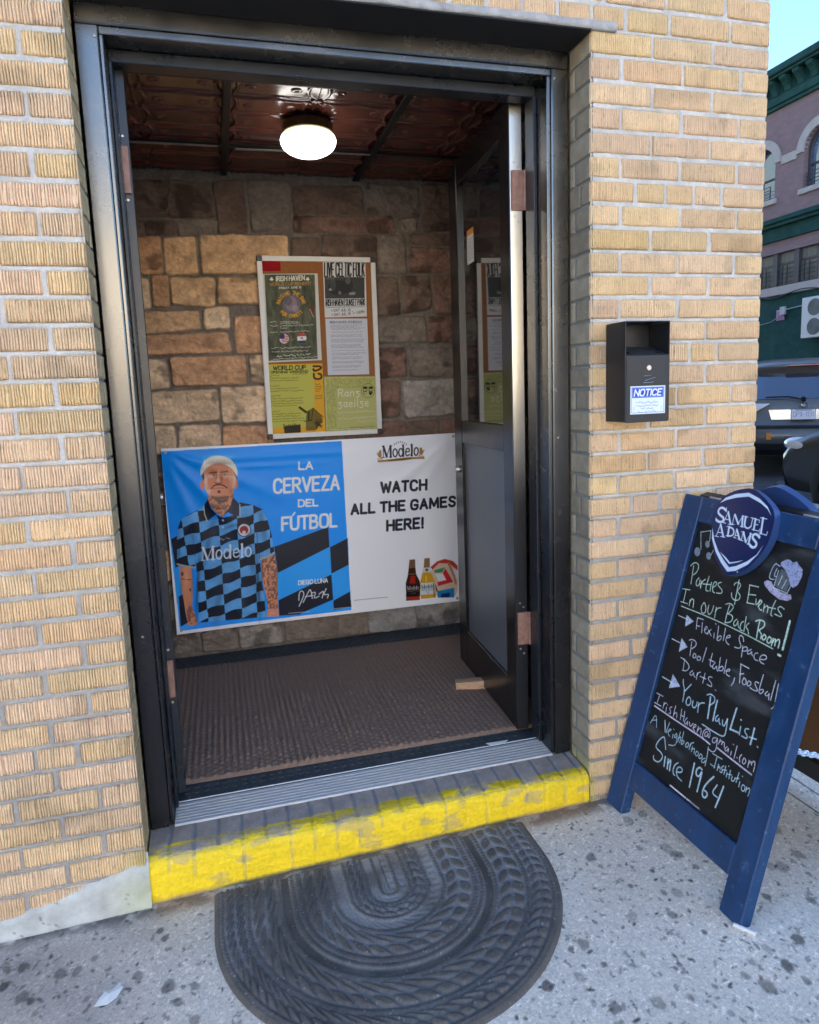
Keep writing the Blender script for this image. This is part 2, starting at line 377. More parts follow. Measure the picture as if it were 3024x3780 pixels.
sp = sstep(.72, .78, n2)*.5; base = base*(1-sp[..., None]); wh = sstep(.72, .78, n3)*.35; base = base*(1+wh[..., None])
st = np.zeros_like(GX)
for px, py, r in gum:
    g = ground_xy(px, py); rr = r*.00055*np.hypot(*(g[:2]-CAM[:2]))*.78+.001
    d = np.hypot((GX-g[0])*1.0, (GY-g[1])*.8); d = d*(1+.5*(fbm(GX*70+px, GY*70, 2)-.5)*2); st = np.maximum(st, sstep(rr*1.2, rr*.75, d)*random.uniform(.35, .8))
for i in range(2600):
    x = random.uniform(-.69, 2.4); y = random.uniform(-1.04, .0); rr = random.choice([.0012, .0015, .002, .003, .0042]); an = random.uniform(0, 3.14); ca, sa = math.cos(an), math.sin(an); el_ = random.uniform(.35, 1)
    i0, i1 = np.searchsorted(xs, [x-.02, x+.02]); j0, j1 = np.searchsorted(ys, [y-.02, y+.02]); sl = (slice(i0, i1), slice(j0, j1))
    ddx = GX[sl]-x; ddy = GY[sl]-y; d = np.hypot((ddx*ca+ddy*sa)*el_, -ddx*sa+ddy*ca); st[sl] = np.maximum(st[sl], sstep(rr*1.4, rr*.6, d)*random.uniform(.35, .9))
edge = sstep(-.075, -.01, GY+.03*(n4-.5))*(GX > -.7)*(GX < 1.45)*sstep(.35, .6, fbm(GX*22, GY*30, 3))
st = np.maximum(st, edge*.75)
base = base*(1-st[..., None]) + np.array([.045, .042, .038])*st[..., None]
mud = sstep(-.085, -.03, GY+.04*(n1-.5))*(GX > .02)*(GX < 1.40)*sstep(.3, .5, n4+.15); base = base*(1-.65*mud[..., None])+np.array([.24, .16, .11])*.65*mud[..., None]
jw = .004*(fbm(GY*9, GX*3, 3)-.5); joint = np.maximum(np.abs(GX+jw-2.012) < .0035, np.abs(GX+jw-2.09) < .0028)*(GY < .6)*.75; base = base*(1-joint[..., None])
far_ = np.maximum.reduce([sstep(2.25, 2.45, GX), sstep(-.55, -.7, GX), sstep(.0, .06, GY), sstep(-.95, -1.05, GY)])*(1-joint*0)
base = base*(1-far_[..., None])+np.array([.58, .53, .45])*far_[..., None]; st = st*(1-far_); n2 = n2*(1-far_)+.5*far_
GZZ = GZ(GX) + .0015*(n2-.5) - .0012*st
V = np.stack([GX, GY, GZZ], -1).reshape(-1, 3); fq = gridfaces(len(xs), len(ys))
M_PAVE = mat('worn_pavement', attr=True, rough=.85, noise=.28, nscale=120, bump=.5, bscale=260, spec=.25)
pave = npmesh('sidewalk', V, fq, M_PAVE, None, base.reshape(-1, 3)); tag(pave, kind='structure')
kb = MB()
for x0, x1, y0, y1 in ((5.85, 6.05, -4.75, 40), (-26, 5.85, -4.75, -4.58)):
    b = kb.bm; q = [(x0, y0), (x1, y0), (x1, y1), (x0, y1)]
    top = [b.verts.new((x, y, float(GZ(x))+.006)) for x, y in q]; bot = [b.verts.new((x, y, -.7)) for x, y in q]
    b.faces.new(top)
    for i in range(4): b.faces.new([bot[i], bot[(i+1) % 4], top[(i+1) % 4], top[i]])
o = kb.done('kerb', mat('kerb_concrete', (.5, .5, .48), .8, noise=.15, nscale=10)); tag(o, kind='structure')
rz = lambda x: -0.09+.012*np.clip(x-6, -40, 14)
xs2 = np.linspace(-60, 80, 60); ys2 = np.linspace(-60, 90, 60); A, B = np.meshgrid(xs2, ys2, indexing='ij')
Zr = rz(A) - .35*(A < 5.9)*(B > -4.7)
o = npmesh('road', np.stack([A, B, Zr], -1).reshape(-1, 3), gridfaces(60, 60), mat('asphalt', (.05, .05, .052), .85, noise=.35, nscale=3, bump=.5, bscale=120)); tag(o, kind='structure')

# ------------------------------------------------------------------ the brick corner building
bld = empty('corner_building', (0, 0, 0))
tag(bld, 'corner building of ribbed buff brick with an open vestibule doorway and yellow painted step', 'building')
C = .0677; ZT = 35*C                                   # course height, underside of the lintel
XR0, XR1 = 1.3834, 1.9964
rows = []
BV, BF, BC = [], [], []; boff = 0; RECTS = []
def add_brick(x0, x1, z0, z1, tone):
    """one combed brick face: vertical grooves, ragged edges, returns to the mortar"""
    global boff
    RECTS.append((x0, x1, z0, z1)); wd = x1-x0; n = max(4, int(wd/.0066)); cs = x0+(np.arange(n)+.5)*wd/n + RNG.normal(0, .0007, n); dep = RNG.uniform(.008, .0125, n); hw = RNG.uniform(.0008, .0015, n)
    u = []; gd = []
    for c, d, h in zip(cs, dep, hw):
        u += [c-h-.0003, c-h*.85, c+h*.85, c+h+.0003]; gd += [0, d, d, 0]
    u = np.array([x0]+u+[x1]); gd = np.array([0]+gd+[0]); u = np.clip(np.maximum.accumulate(u), x0, x1)
    nz = 8; zz = np.linspace(z0, z1, nz); U, Z = np.meshgrid(u, zz); seed = random.uniform(0, 99)
    wob = (fbm(U*35+seed, Z*55, 2)-.5)*.0030+(fbm(U*90+seed, Z*140, 2)-.5)*.0008; wob[:, 0] = 0; wob[:, -1] = 0
    X = U+wob
    gi = np.concatenate([[0], np.repeat(np.arange(n), 4), [n]])*3.7; D = gd[None, :]*np.clip(1.6*fbm(gi[None, :]+0*Z+seed, Z*38+seed, 2)-.02, .05, 1.1); flat = sstep(.70, .80, fbm(U*10+seed, Z*24+seed, 2)); D = D*(1-.7*flat)
    D = D + .0012*(fbm(U*40+seed, Z*40, 3)-.5)
    rag = RNG.normal(0, .0007, U.shape[1]); Z = Z.copy(); Z[-1] -= np.abs(rag)*1.2; Z[0] += np.abs(RNG.normal(0, .0007, U.shape[1]))*1.2
    Y = D.copy(); Y[0] += .0015; Y[-1] += .0015; Y[:, 0] += .0012; Y[:, -1] += .0012
    # a rim going back to the mortar
    Xp = np.pad(X, 1, mode='edge'); Zp = np.pad(Z, 1, mode='edge'); Yp = np.pad(Y, 1, mode='edge'); Yp[0] = .014; Yp[-1] = .014; Yp[:, 0] = .014; Yp[:, -1] = .014
    nn = fbm(Xp*30+seed, Zp*30, 3); speck = sstep(.74, .80, fbm(Xp*420+seed, Zp*420, 2))
    stn_ = sstep(.60, .75, fbm(Xp*7+3, Zp*9+1, 4)); col = tone[None, None, :]*(.88+.24*nn[..., None])*(1-.22*stn_[..., None]); col = col*(1-.25*speck[..., None])
    BV.append(np.stack([Xp, Yp, Zp], -1).reshape(-1, 3)); BC.append(col.reshape(-1, 3)); BF.append(gridfaces(Xp.shape[0], Xp.shape[1], boff, flip=True)); boff += Xp.size
def tone(x, z):
    t = np.array([.85, .605, .345])*random.uniform(.89, 1.07)*np.array([1, random.uniform(.965, 1.01), random.uniform(.90, 1.10)])
    if random.random() < .10: t = t*np.array([.95, .92, .86])
    pale = float(np.clip((1.05-z)/.9, 0, 1)); t = t*(1-.35*pale)+np.array([.76, .57, .38])*.35*pale
    return t
jt = .0135
def lay(x0, x1, z0, z1, widths, from_right=False):
    if from_right:
        x = x1; i = 0
        while x > x0+.02:
            wd = widths[min(i, len(widths)-1)]; a = max(x-wd, x0); add_brick(a+random.uniform(-.001, .001), x-(0 if i == 0 else 0), z0+random.uniform(-.0008, .0008), z1+random.uniform(-.0008, .0008), tone(x, z0)); x = a-jt-random.uniform(-.002, .003); i += 1
    else:
        x = x0; i = 0
        while x < x1-.02:
            wd = widths[min(i, len(widths)-1)]; b = min(x+wd, x1)
            if x1-b < .03: b = x1
            add_brick(x, b, z0+random.uniform(-.0008, .0008), z1+random.uniform(-.0008, .0008), tone(x, z0)); x = b+jt+random.uniform(-.002, .003); i += 1
for i in range(-5, 37):
    z1 = ZT-i*C-.0062; z0 = ZT-(i+1)*C+.0062
    full = [.191]
    if i >= 0:
        if z1 > .012:
            lw = [.132, .091, .191] if i == 28 else ([.092, .191] if i % 2 == 0 else full)
            lay(-.62, -.0015, z0, z1, lw, True)
        if i < 36:
            rw = [.141, .088, .088, .088, .15] if i % 7 == 6 else ([.091, .1925, .1925, .2] if i % 2 else [.1955, .194, .2])
            lay(XR0+.0015, XR1, z0, z1, rw)
    else:
        if i == -1: lay(-.62, XR1, z0, z1, [.091]*14+[.093]*6+[.131, .2])
        else: lay(-.62, XR1, z0, z1, [.12, .191] if i % 2 else full)
# mortar, slightly smeared
def mortar(x0, x1, z0, z1):
    global boff
    u = np.linspace(x0, x1, int((x1-x0)/.0045)+2); v = np.linspace(z0, z1, int((z1-z0)/.0045)+2); U, Z = np.meshgrid(u, v)
    Y = .0042+.0035*(fbm(U*55, Z*55, 3)-.5)*2
    for a, b, c, d in RECTS:                       # hollow behind every brick, so that the combing can be cut deep
        i0, i1 = np.searchsorted(u, [a+.0015, b-.0015]); j0, j1 = np.searchsorted(v, [c+.0015, d-.0015])
        if i1 > i0 and j1 > j0: Y[j0:j1, i0:i1] = .0165
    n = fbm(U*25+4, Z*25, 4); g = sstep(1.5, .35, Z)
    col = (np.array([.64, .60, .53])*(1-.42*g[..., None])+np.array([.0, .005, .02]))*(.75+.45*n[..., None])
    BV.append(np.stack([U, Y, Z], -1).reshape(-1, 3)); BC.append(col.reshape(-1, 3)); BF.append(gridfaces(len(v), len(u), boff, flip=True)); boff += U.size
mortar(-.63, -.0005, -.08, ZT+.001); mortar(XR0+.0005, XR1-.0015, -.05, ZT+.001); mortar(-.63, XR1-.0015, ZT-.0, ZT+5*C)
# smooth dirty reveal of the right pier and the left one
for xf, sgn in ((XR0, 1), (0.0, -1)):
    for i in range(0, 36):
        z1 = ZT-i*C-.004; z0 = ZT-(i+1)*C+.004
        cuts = [(.004, .094), (.104, .131)] if (i % 2 == (1 if sgn > 0 else 0)) else [(.004, .062), (.070, .131)] if i % 7 == 6 else [(.004, .131)]
        for a, b in cuts:
            ny = max(3, int((b-a)/.006)); Yg, Zg = np.meshgrid(np.linspace(a, b, ny), np.linspace(z0, z1, 9)); sd_ = random.uniform(0, 90)
            Xg = xf+sgn*(.0012+.002*fbm(Yg*60+sd_, Zg*60, 3)); Xp = np.pad(Xg, 1, mode='edge'); Yp = np.pad(Yg, 1, mode='edge'); Zp = np.pad(Zg, 1, mode='edge')
            for sl in ((0, slice(None)), (-1, slice(None)), (slice(None), 0), (slice(None), -1)): Xp[sl] = xf+sgn*.012
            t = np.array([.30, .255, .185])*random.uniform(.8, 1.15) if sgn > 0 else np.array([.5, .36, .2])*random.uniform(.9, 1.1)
            col = t*(.75+.5*fbm(Yp*45+sd_, Zp*45, 4)[..., None]); BV.append(np.stack([Xp, Yp, Zp], -1).reshape(-1, 3)); BC.append(col.reshape(-1, 3)); BF.append(gridfaces(*Xp.shape, boff, flip=(sgn < 0))); boff += Xp.size
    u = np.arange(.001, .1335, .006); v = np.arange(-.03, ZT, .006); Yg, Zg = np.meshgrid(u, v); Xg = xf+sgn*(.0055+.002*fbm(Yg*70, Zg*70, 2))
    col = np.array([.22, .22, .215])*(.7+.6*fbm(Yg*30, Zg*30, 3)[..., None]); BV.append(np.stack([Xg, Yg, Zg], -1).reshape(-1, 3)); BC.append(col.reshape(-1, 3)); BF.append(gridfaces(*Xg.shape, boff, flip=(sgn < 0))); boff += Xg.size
BVa = np.concatenate(BV); BCa = np.concatenate(BC)
# old yellow overspray where the step meets the walls
ov = sstep(.17, .03, BVa[:, 2]+.05*(fbm(BVa[:, 0]*40, BVa[:, 2]*40+BVa[:, 1]*50, 3)-.5))*np.maximum(sstep(-.10, -.005, BVa[:, 0])*(BVa[:, 0] < .03), sstep(1.42, 1.385, BVa[:, 0])*(BVa[:, 0] > 1.2))
BCa = BCa*(1-.55*ov[:, None])+np.array([.62, .56, .10])*.55*ov[:, None]
npmesh('brick_wall', BVa, np.concatenate(BF), M_BRICK, bld, BCa, smooth=False)

# the house behind the facing, plus an unseen wing added to block the sun
mb = MB()
for b in ((-12, -.30, .02, 12, -1, 2.40), (-.30, -.013, .02, .268, -1, 2.40), (XR0+.013, XR1-.006, .02, .268, -1, 2.40), (1.53, XR1-.006, .268, 12, -1, 2.40), (-.30, 1.53, 1.56, 12, -1, 2.40), (-12, XR1-.006, .02, 12, 2.40, 6.2), (-.30, 1.53, .14, 1.56, -1, .10), (-12, -.632, .004, .02, -1, 6.2), (-12, XR1-.006, 12.001, 45, -1, 21)):
    mb.box(*b, bev=0)
mb.done('house_body_sun_wing', M_PLAINBRICK, bld)
# steel lintel strip
u = np.linspace(-.14, 1.462, 300); prof = [(-.001, 2.390), (-.006, 2.388), (-.007, 2.374), (-.005, 2.3665), (.05, 2.367), (.27, 2.368), (.27, 2.39)]
V = np.array([[x, y+.004*(fbm(np.array([x*14.]), np.array([k*3.]), 3)[0]-.5), z+.007*(fbm(np.array([x*9.]), np.array([k*2.]), 3)[0]-.5)*(k < 4)] for x in u for k, (y, z) in enumerate(prof)])
npmesh('lintel', V, gridfaces(len(u), len(prof)), M_LINTEL, bld, smooth=False)
MB().box(.002, XR0-.002, -.006, .1265, 2.361, 2.3658, .001).done('underside_dark_sheet', mat('underside_black', (.015, .013, .012), .8), bld)  # near-black sheet added to darken the underside of the lintel
# parge coat along the foot of the left wall
u = np.arange(-.63, .0101, .006); v = np.linspace(-.09, .12, 40); U, Z = np.meshgrid(u, v)
topz = .0+.075*sstep(-.42, -.02, U)+.025*(fbm(U*18, U*3, 3)-.5)+.02*sstep(-.08, 0, U); th = .011*sstep(topz+.012, topz-.012, Z)+.006*sstep(topz-.03, -.06, Z)
Y = .0075-th-.003*fbm(U*40, Z*40, 3)*sstep(topz+.01, topz-.02, Z)
cr = np.maximum.reduce([sstep(.0035, .001, np.abs(fbm(U*6+s_, Z*9+s_*3, 4)-.5))*sstep(.5, .6, fbm(U*4+s_, Z*4, 2)) for s_ in (0, 13, 29)])
pc = np.array([.50, .51, .47])*(.72+.5*fbm(U*14, Z*20, 4)[..., None])*(1-.6*cr[..., None]); ye = sstep(-.16, 0, U)*sstep(.1, .0, Z)*.4; pc = pc*(1-ye[..., None])+np.array([.52, .52, .22])*ye[..., None]
dk = sstep(-.035, -.055, Z+.02*(fbm(U*20, Z*20, 3)-.5))*.5; pc = pc*(1-dk[..., None])
npmesh('plaster_base', np.stack([U, Y+.002*cr, Z], -1).reshape(-1, 3), gridfaces(len(v), len(u), flip=True), M_CONC, bld, pc.reshape(-1, 3))

# stone facing inside: one height field per wall, stones traced on the photographed wall
def stone_wall(name, quads, toW, u0, u1, z0, z1, step=.006):
    u = np.arange(u0, u1+.0001, step); v = np.arange(z0, z1+.0001, step); U, Z = np.meshgrid(u, v)
    Uw = U+.010*(fbm(U*22, Z*22, 3)-.5); Zw = Z+.010*(fbm(U*22+50, Z*22+9, 3)-.5)
    best = np.full(U.shape, -1.0); sid = np.full(U.shape, -1)
    for k, (q, _) in enumerate(quads):
        P = np.array(q); lo = P.min(0)-.03; hi = P.max(0)+.03
        i0, i1 = np.searchsorted(u, [lo[0], hi[0]]); j0, j1 = np.searchsorted(v, [lo[1], hi[1]])
        if i1 <= i0 or j1 <= j0: continue
        sl = (slice(j0, j1), slice(i0, i1)); x = Uw[sl]; z = Zw[sl]
        area = sum(a[0]*b[1]-b[0]*a[1] for a, b in zip(P, np.roll(P, -1, 0))); P = P if area > 0 else P[::-1]
        ds = []
        for a, b in zip(P, np.roll(P, -1, 0)):
            L = math.hypot(b[0]-a[0], b[1]-a[1]); ds.append(((b[0]-a[0])*(z-a[1])-(b[1]-a[1])*(x-a[0]))/L)
        ds = np.array(ds); m = ds.min(0); s2 = np.sort(ds, 0); corner = np.clip(.010-s2[0], 0, 1)*np.clip(.010-s2[1], 0, 1); m = m-np.sqrt(np.clip(corner, 0, 1))*.3
        upd = m > best[sl]; best[sl] = np.where(upd, m, best[sl]); sid[sl] = np.where(upd, k, sid[sl])
    ins = sstep(-.007, .001, best); H = .006*(fbm(U*40, Z*40, 2)-.5)+ins*.013
    col = np.array([.19, .16, .13])*(.75+.5*fbm(U*35, Z*35, 3)[..., None])
    for k, (q, c) in enumerate(quads):
        mk = sid == k
        if not mk.any(): continue
        off = random.uniform(0, 80); tilt = RNG.normal(0, .02, 2); cx, cz = np.mean(np.array(q), 0); x = U[mk]; z = Z[mk]
        rough = fbm(x*18+off, z*26+off, 6)-.5; ridge = 1-np.abs(2*fbm(x*9+off, z*18, 3)-1); 
        H[mk] += ins[mk]*((x-cx)*tilt[0]+(z-cz)*tilt[1]+.024*rough+.008*ridge*(ridge > .5))
        q_ = fbm(x*8+off, z*13+off*2, 4)*7; led = (np.floor(q_)+sstep(.42, .58, q_-np.floor(q_)))/7; H[mk] += ins[mk]*.030*(led-.5)
        t = fbm(x*14+off, z*20+off, 4); crk = sstep(.012, .004, np.abs(fbm(x*7+off*3, z*9, 4)-.5))*.5*sstep(.45, .6, fbm(x*5+off, z*5, 2)); stn = np.maximum(sstep(.58, .70, fbm(x*10+off*2, z*13, 3)), crk); cc = np.array(c)*(.60+.80*t[..., None]); cc = cc*(1-.5*stn[..., None]*(.3 if off < 45 else 1))
        col[mk] = col[mk]*(1-ins[mk][..., None])+cc*ins[mk][..., None]
    W = toW(U, Z, H); return W, U, Z, gridfaces(len(v), len(u)), col
TAN = (.66, .42, .23); BUFF = (.72, .52, .33); ORG = (.58, .33, .18); BRN = (.17, .115, .085); GRB = (.23, .185, .145); RED = (.22, .13, .095); GRY = (.27, .255, .235)  # stone tints; browns include the upper shade, tans the lit left side
YB = 1.5
def bw(px, py): p = on_plane(px, py, np.array([0, YB, 0]), np.array([0, 1., 0])); return (p[0], p[2])
quads = []
def Q(crop, s, c):
    ox, oy, k = {'A': (480, 620, .34783), 'B': (1080, 620, .37101), 'C': (520, 1200, .28986), 'D': (1350, 1180, .23188), 'E': (600, 2180, .66667)}[crop]
    quads.append(([bw(ox+k*float(t.split(',')[0]), oy+k*float(t.split(',')[1])) for t in s.split()], c))
for cr, c, s in (('A', BRN, '-90,120 390,120 400,490 -60,510'), ('A', BRN, '410,110 850,150 900,520 420,500'), ('A', BRN, '880,140 1195,115 1250,660 955,680'), ('A', GRB, '1260,115 1690,130 1710,650 1300,655'),
    ('A', BRN, '155,550 470,545 490,690 165,700'), ('A', GRB, '500,560 920,540 900,660 520,700'), ('A', BRN, '-60,560 140,550 150,700 -60,700'), ('A', ORG, '-50,740 320,720 345,1110 -20,1115'), ('A', TAN, '360,730 690,720 715,1115 385,1120'), ('A', TAN, '745,705 1680,715 1680,1100 765,1115'),
    ('A', BUFF, '-20,1165 185,1175 215,1480 -10,1490'), ('A', ORG, '235,1140 400,1130 415,1460 250,1465'), ('A', TAN, '430,1160 895,1165 900,1460 450,1440'), ('A', TAN, '935,1160 1400,1160 1400,1430 940,1435'), ('A', TAN, '0,1535 720,1515 745,1700 20,1770'), ('A', BUFF, '785,1490 1040,1470 1055,1690 795,1700'),
    ('B', BRN, '0,170 690,180 715,440 25,450'), ('B', GRB, '735,140 1265,190 1275,470 755,440'), ('B', BRN, '1295,155 1620,155 1630,600 1310,615'), ('B', RED, '25,470 1000,475 1030,640 35,620'), ('B', GRB, '1060,500 1240,495 1245,620 1075,635'), ('B', BRN, '0,690 270,690 280,960 0,960'), ('B', BRN, '300,670 840,670 850,960 300,960'),
    ('B', GRB, '875,665 1120,670 1145,1035 885,1035'), ('B', BRN, '1160,660 1640,640 1640,745 1170,755'), ('B', RED, '1175,790 1660,790 1660,1030 1180,1025'), ('B', BRN, '800,1080 1050,1090 1075,1450 800,1460'), ('B', BRN, '1095,1070 1380,1075 1390,1390 1110,1440'), ('B', RED, '1410,1070 1700,1070 1700,1440 1430,1450'), ('B', GRB, '800,1490 1330,1480 1350,1725 820,1735'), ('B', RED, '1360,1480 1700,1480 1700,1720 1370,1730'),
    ('C', ORG, '-100,145 1100,90 1160,330 -90,385'), ('C', ORG, '1190,-110 1620,-110 1620,345 1225,345'), ('C', BUFF, '-80,450 310,440 365,800 -60,825'), ('C', ORG, '370,420 1325,390 1340,740 420,775'), ('C', BUFF, '1390,400 1640,370 1640,730 1400,725'), ('C', BUFF, '-50,870 960,820 1000,1200 -40,1265'), ('C', BUFF, '1020,800 1620,775 1620,1225 1045,1240'), ('C', BUFF, '-30,1310 410,1285 450,1640 -20,1650'), ('C', BUFF, '485,1290 1000,1265 1010,1630 490,1640'), ('C', ORG, '1050,1290 1700,1290 1700,1620 1050,1630'),
    ('D', RED, '180,465 640,455 665,900 180,925'), ('D', GRB, '690,470 1560,440 1560,880 740,900'), ('D', RED, '190,985 560,985 560,1520 190,1580'), ('D', (.36, .32, .27), '600,980 1560,940 1570,1480 660,1560'), ('D', RED, '190,1650 660,1630 670,1990 190,2000'), ('D', BRN, '700,1640 1170,1600 1200,1980 710,1990'), ('D', RED, '1230,1600 1570,1560 1570,1970 1240,1980'),
    ('E', GRB, '-60,262 205,230 215,345 -50,365'), ('E', GRB, '218,240 402,195 415,330 228,345'), ('E', (.33, .29, .24), '430,215 655,180 670,290 435,325'), ('E', GRB, '680,175 975,138 975,250 690,285'), ('E', GRB, '985,140 1135,120 1140,240 985,255'), ('E', GRY, '1150,120 1400,85 1410,215 1150,235'), ('E', GRY, '1412,82 1720,40 1720,200 1420,213')):
    Q(cr, s, c)
z = .30
for hgt, xs_ in ((.20, (-.30, -.02, .30, .62, .95, 1.2, 1.53)), (.16, (-.30, -.06, .02, .45, .80, 1.13, 1.53)), (.21, (-.30, .01, .33, .70, 1.0, 1.53)), (.17, (-.30, -.10, .03, .5, .9, 1.3, 1.53))):
    for a, b in zip(xs_, xs_[1:]): quads.append(([(a+.008, z+.008), (b-.008, z+.008), (b-.008, z+hgt-.008), (a+.008, z+hgt-.008)], random.choice([BRN, TAN, GRB])))
    z += hgt
W1 = stone_wall('s', quads, lambda U, Z, H: np.stack([U, 1.533-H, Z], -1), -.30, 1.53, .10, 2.40, .0045)
def rand_quads(u0, u1, z0, z1, cols):
    out = []; z = z0
    while z < z1:
        h = random.uniform(.11, .22); u = u0-random.uniform(0, .15)
        while u < u1:
            wd = random.uniform(.16, .42); out.append(([(u+.008, z+.008), (u+wd-.008, z+.008), (u+wd-.008, z+h-.008), (u+.008, z+h-.008)], random.choice(cols))); u += wd
        z += h
    return out
W2 = stone_wall('s', rand_quads(.25, 1.55, .1, 2.4, [BRN, RED, GRB]), lambda U, Z, H: np.stack([1.527-H, U, Z], -1), .262, 1.55, .10, 2.40, .009)
W3 = stone_wall('s', rand_quads(.25, 1.55, .1, 2.4, [TAN, BUFF, ORG]), lambda U, Z, H: np.stack([-.297+H, U, Z], -1), .262, 1.55, .10, 2.40, .009)
vv, ff, cc, off = [], [], [], 0
for W_, fl in ((W1, True), (W2, False), (W3, True)):
    V_ = W_[0].reshape(-1, 3); f_ = W_[3]; vv.append(V_); ff.append((f_[:, ::-1] if fl else f_)+off); cc.append(W_[4].reshape(-1, 3)); off += len(V_)
npmesh('stone_wall', np.concatenate(vv), np.concatenate(ff), M_STONE, bld, np.concatenate(cc))

# inner face of the street wall, over and beside the frame
mb = MB(); mb.box(-.298, .0, .268, .285, .10, 2.395, bev=0); mb.box(1.384, 1.528, .268, .285, .10, 2.395, bev=0); mb.box(.0, 1.384, .268, .285, 2.30, 2.395, bev=0)
mb.done('inner_wall', mat('dark_inner_wall', (.05, .045, .04), .8), bld)

# tin ceiling: embossed panels in a dark grid
ZC = 2.384
u = np.arange(-.29, 1.525, .0036); v = np.arange(.287, 1.518, .0036); U, Y = np.meshgrid(u, v)
a = ((U-.39)/.305) % 1; b = ((Y-.525)/.1525) % 1; a2 = (2*a) % 1; da = np.minimum(a, 1-a)*.305; db = np.minimum(b, 1-b)*.1525
G_ = lambda d, wd: np.exp(-(d/wd)**2)
H = .0065*G_(da-.010-.026*np.sin(np.pi*b)**.8, .0045)+.0055*G_(db-.004-.016*np.sin(np.pi*a2)**.8, .004)+.004*G_(da, .004)
H = H+.004*G_(np.hypot((a2-.5)*.1525, (b-.5)*.1525)-.012, .004)+.003*sstep(.02, .05, da)*sstep(.01, .03, db)+.0012*(fbm(U*18, Y*18, 3)-.5)
npmesh('ceiling', np.stack([U, Y, ZC+.006-H], -1).reshape(-1, 3), gridfaces(len(v), len(u), flip=True), M_CEIL, bld)
mb = MB()
for gx in (.39, 1.0, -.22): mb.box(gx-.014, gx+.014, .288, 1.517, ZC-.0125, ZC-.003, bev=.001)
for gy in (.525, 1.135): mb.box(-.29, 1.524, gy-.011, gy+.011, ZC-.0128, ZC-.0032, bev=.001)
mb.done('ceiling_grid', M_GRID, bld)
mb = MB(); mb.prism([(-.28, ZC-.0132), (.36, ZC-.0132), (.36, ZC-.0142), (-.28, ZC-.019)], 1.127, 1.144); mb.prism([(.43, ZC-.019), (.99, ZC-.0132), (.99, ZC-.0142), (.43, ZC-.0215)], 1.127, 1.144); mb.done('grid_strip', M_ALU, bld)
mb = MB(); mb.box(-.296, 1.526, .236, 1.524, .06, .114, bev=0); 
for yy in np.arange(1.38, 1.515, .03):
    for xx in np.arange(-.2, 1.5, .03): mb.cyl((xx+(.015 if int(round((yy-1.38)/.03)) % 2 else 0), yy, .1138), (xx+(.015 if int(round((yy-1.38)/.03)) % 2 else 0), yy, .1165), .011, 8, .008)
for yy in (.255, .285, .315):
    for xx in np.arange(.1, 1.26, .03): mb.cyl((xx, yy, .1138), (xx, yy, .1160), .011, 8, .008)
mb.done('vestibule_floor', M_TILE, bld)

# the step: rowlock bricks, worn yellow paint
u = np.arange(.003, 1.3815, .004); prof = [(.150, .104), (.125, .1035), (.10, .1020), (.08, .1010), (.06, .0995), (.045, .0985), (.03, .0965), (.018, .0935), (.008, .0885), (.002, .081), (-.001, .072), (-.002, .06), (-.002, .045), (-.002, .03), (-.001, .015), (0, 0), (.001, -.015), (.001, -.03), (.001, -.05)]
s_ = []
for a, b in zip(prof, prof[1:]):
    for t in np.linspace(0, 1, 4, endpoint=False): s_.append((a[0]+(b[0]-a[0])*t, a[1]+(b[1]-a[1])*t))
s_.append(prof[-1]); s_ = np.array(s_); L = np.concatenate([[0], np.cumsum(np.hypot(*np.diff(s_, axis=0).T))])
U, Lg = np.meshgrid(u, L); Yg = np.repeat(s_[:, 0][:, None], len(u), 1); Zg = np.repeat(s_[:, 1][:, None], len(u), 1)
jx = ((U+.01+.004*(fbm(U*0+3, Lg*20, 2)-.5))/.0685) % 1; jd = np.minimum(jx, 1-jx)*.0685; jn = sstep(.007, .003, jd)
roughn = fbm(U*50, Lg*50, 4)-.5; comb = (fbm(U*12, Lg*320, 2)-.5)
dep = .004*jn*(.4+.6*(Yg > .02))+.004*np.abs(roughn)+.0022*comb*(Yg < .012)
Zg2 = Zg-dep*(Yg > .005); Yg2 = Yg+dep*(Yg <= .02)
pn = fbm(U*11, Lg*26, 4); bound = .058+.012*(fbm(U*7, U*2, 3)-.5)-.018*sstep(.9, 1.3, U)
paint = sstep(bound+.006, bound-.004, Yg+.006*(fbm(U*90, Lg*90, 2)-.5))
wear = sstep(.44, .58, pn)*sstep(.006, .02, Yg)*.75+sstep(.62, .68, pn)*(Yg <= .012)*.4+jn*.30*(Yg < .01)*sstep(.4, .6, fbm(U*25, Lg*25, 2))+sstep(.58, .66, fbm(U*30, Lg*120, 3))*.4*(Yg > .006)
wear = np.maximum(wear, sstep(.055, .02, Zg+.02*(fbm(U*8, U*3, 3)-.5)*2)*sstep(.016, -.004, Zg-GZ(U)+.01*(fbm(U*30, Lg*30, 3)-.5))*1.0)
paint = paint*(1-np.clip(wear, 0, 1)); dim = 1-.35*sstep(.012, .03, Yg)*sstep(.3, .6, fbm(U*5, Lg*40, 3))
brk = np.array([.34, .29, .25])*(.75+.5*fbm(U*30, Lg*30, 3)[..., None]); brk = brk*(1-jn[..., None])+np.array([.24, .245, .25])*jn[..., None]
low = sstep(.02, -.01, Zg)*(Yg < .01); brk = brk*(1-low[..., None])+np.array([.28, .19, .13])*low[..., None]
yel = np.array([.95, .68, .015])*(.85+.25*fbm(U*20, Lg*60, 3)[..., None])*dim[..., None]
col = brk*(1-paint[..., None])+yel*paint[..., None]
npmesh('doorstep', np.stack([U, Yg2, Zg2], -1).reshape(-1, 3), gridfaces(len(L), len(u), flip=True), M_STEP, bld, col.reshape(-1, 3))

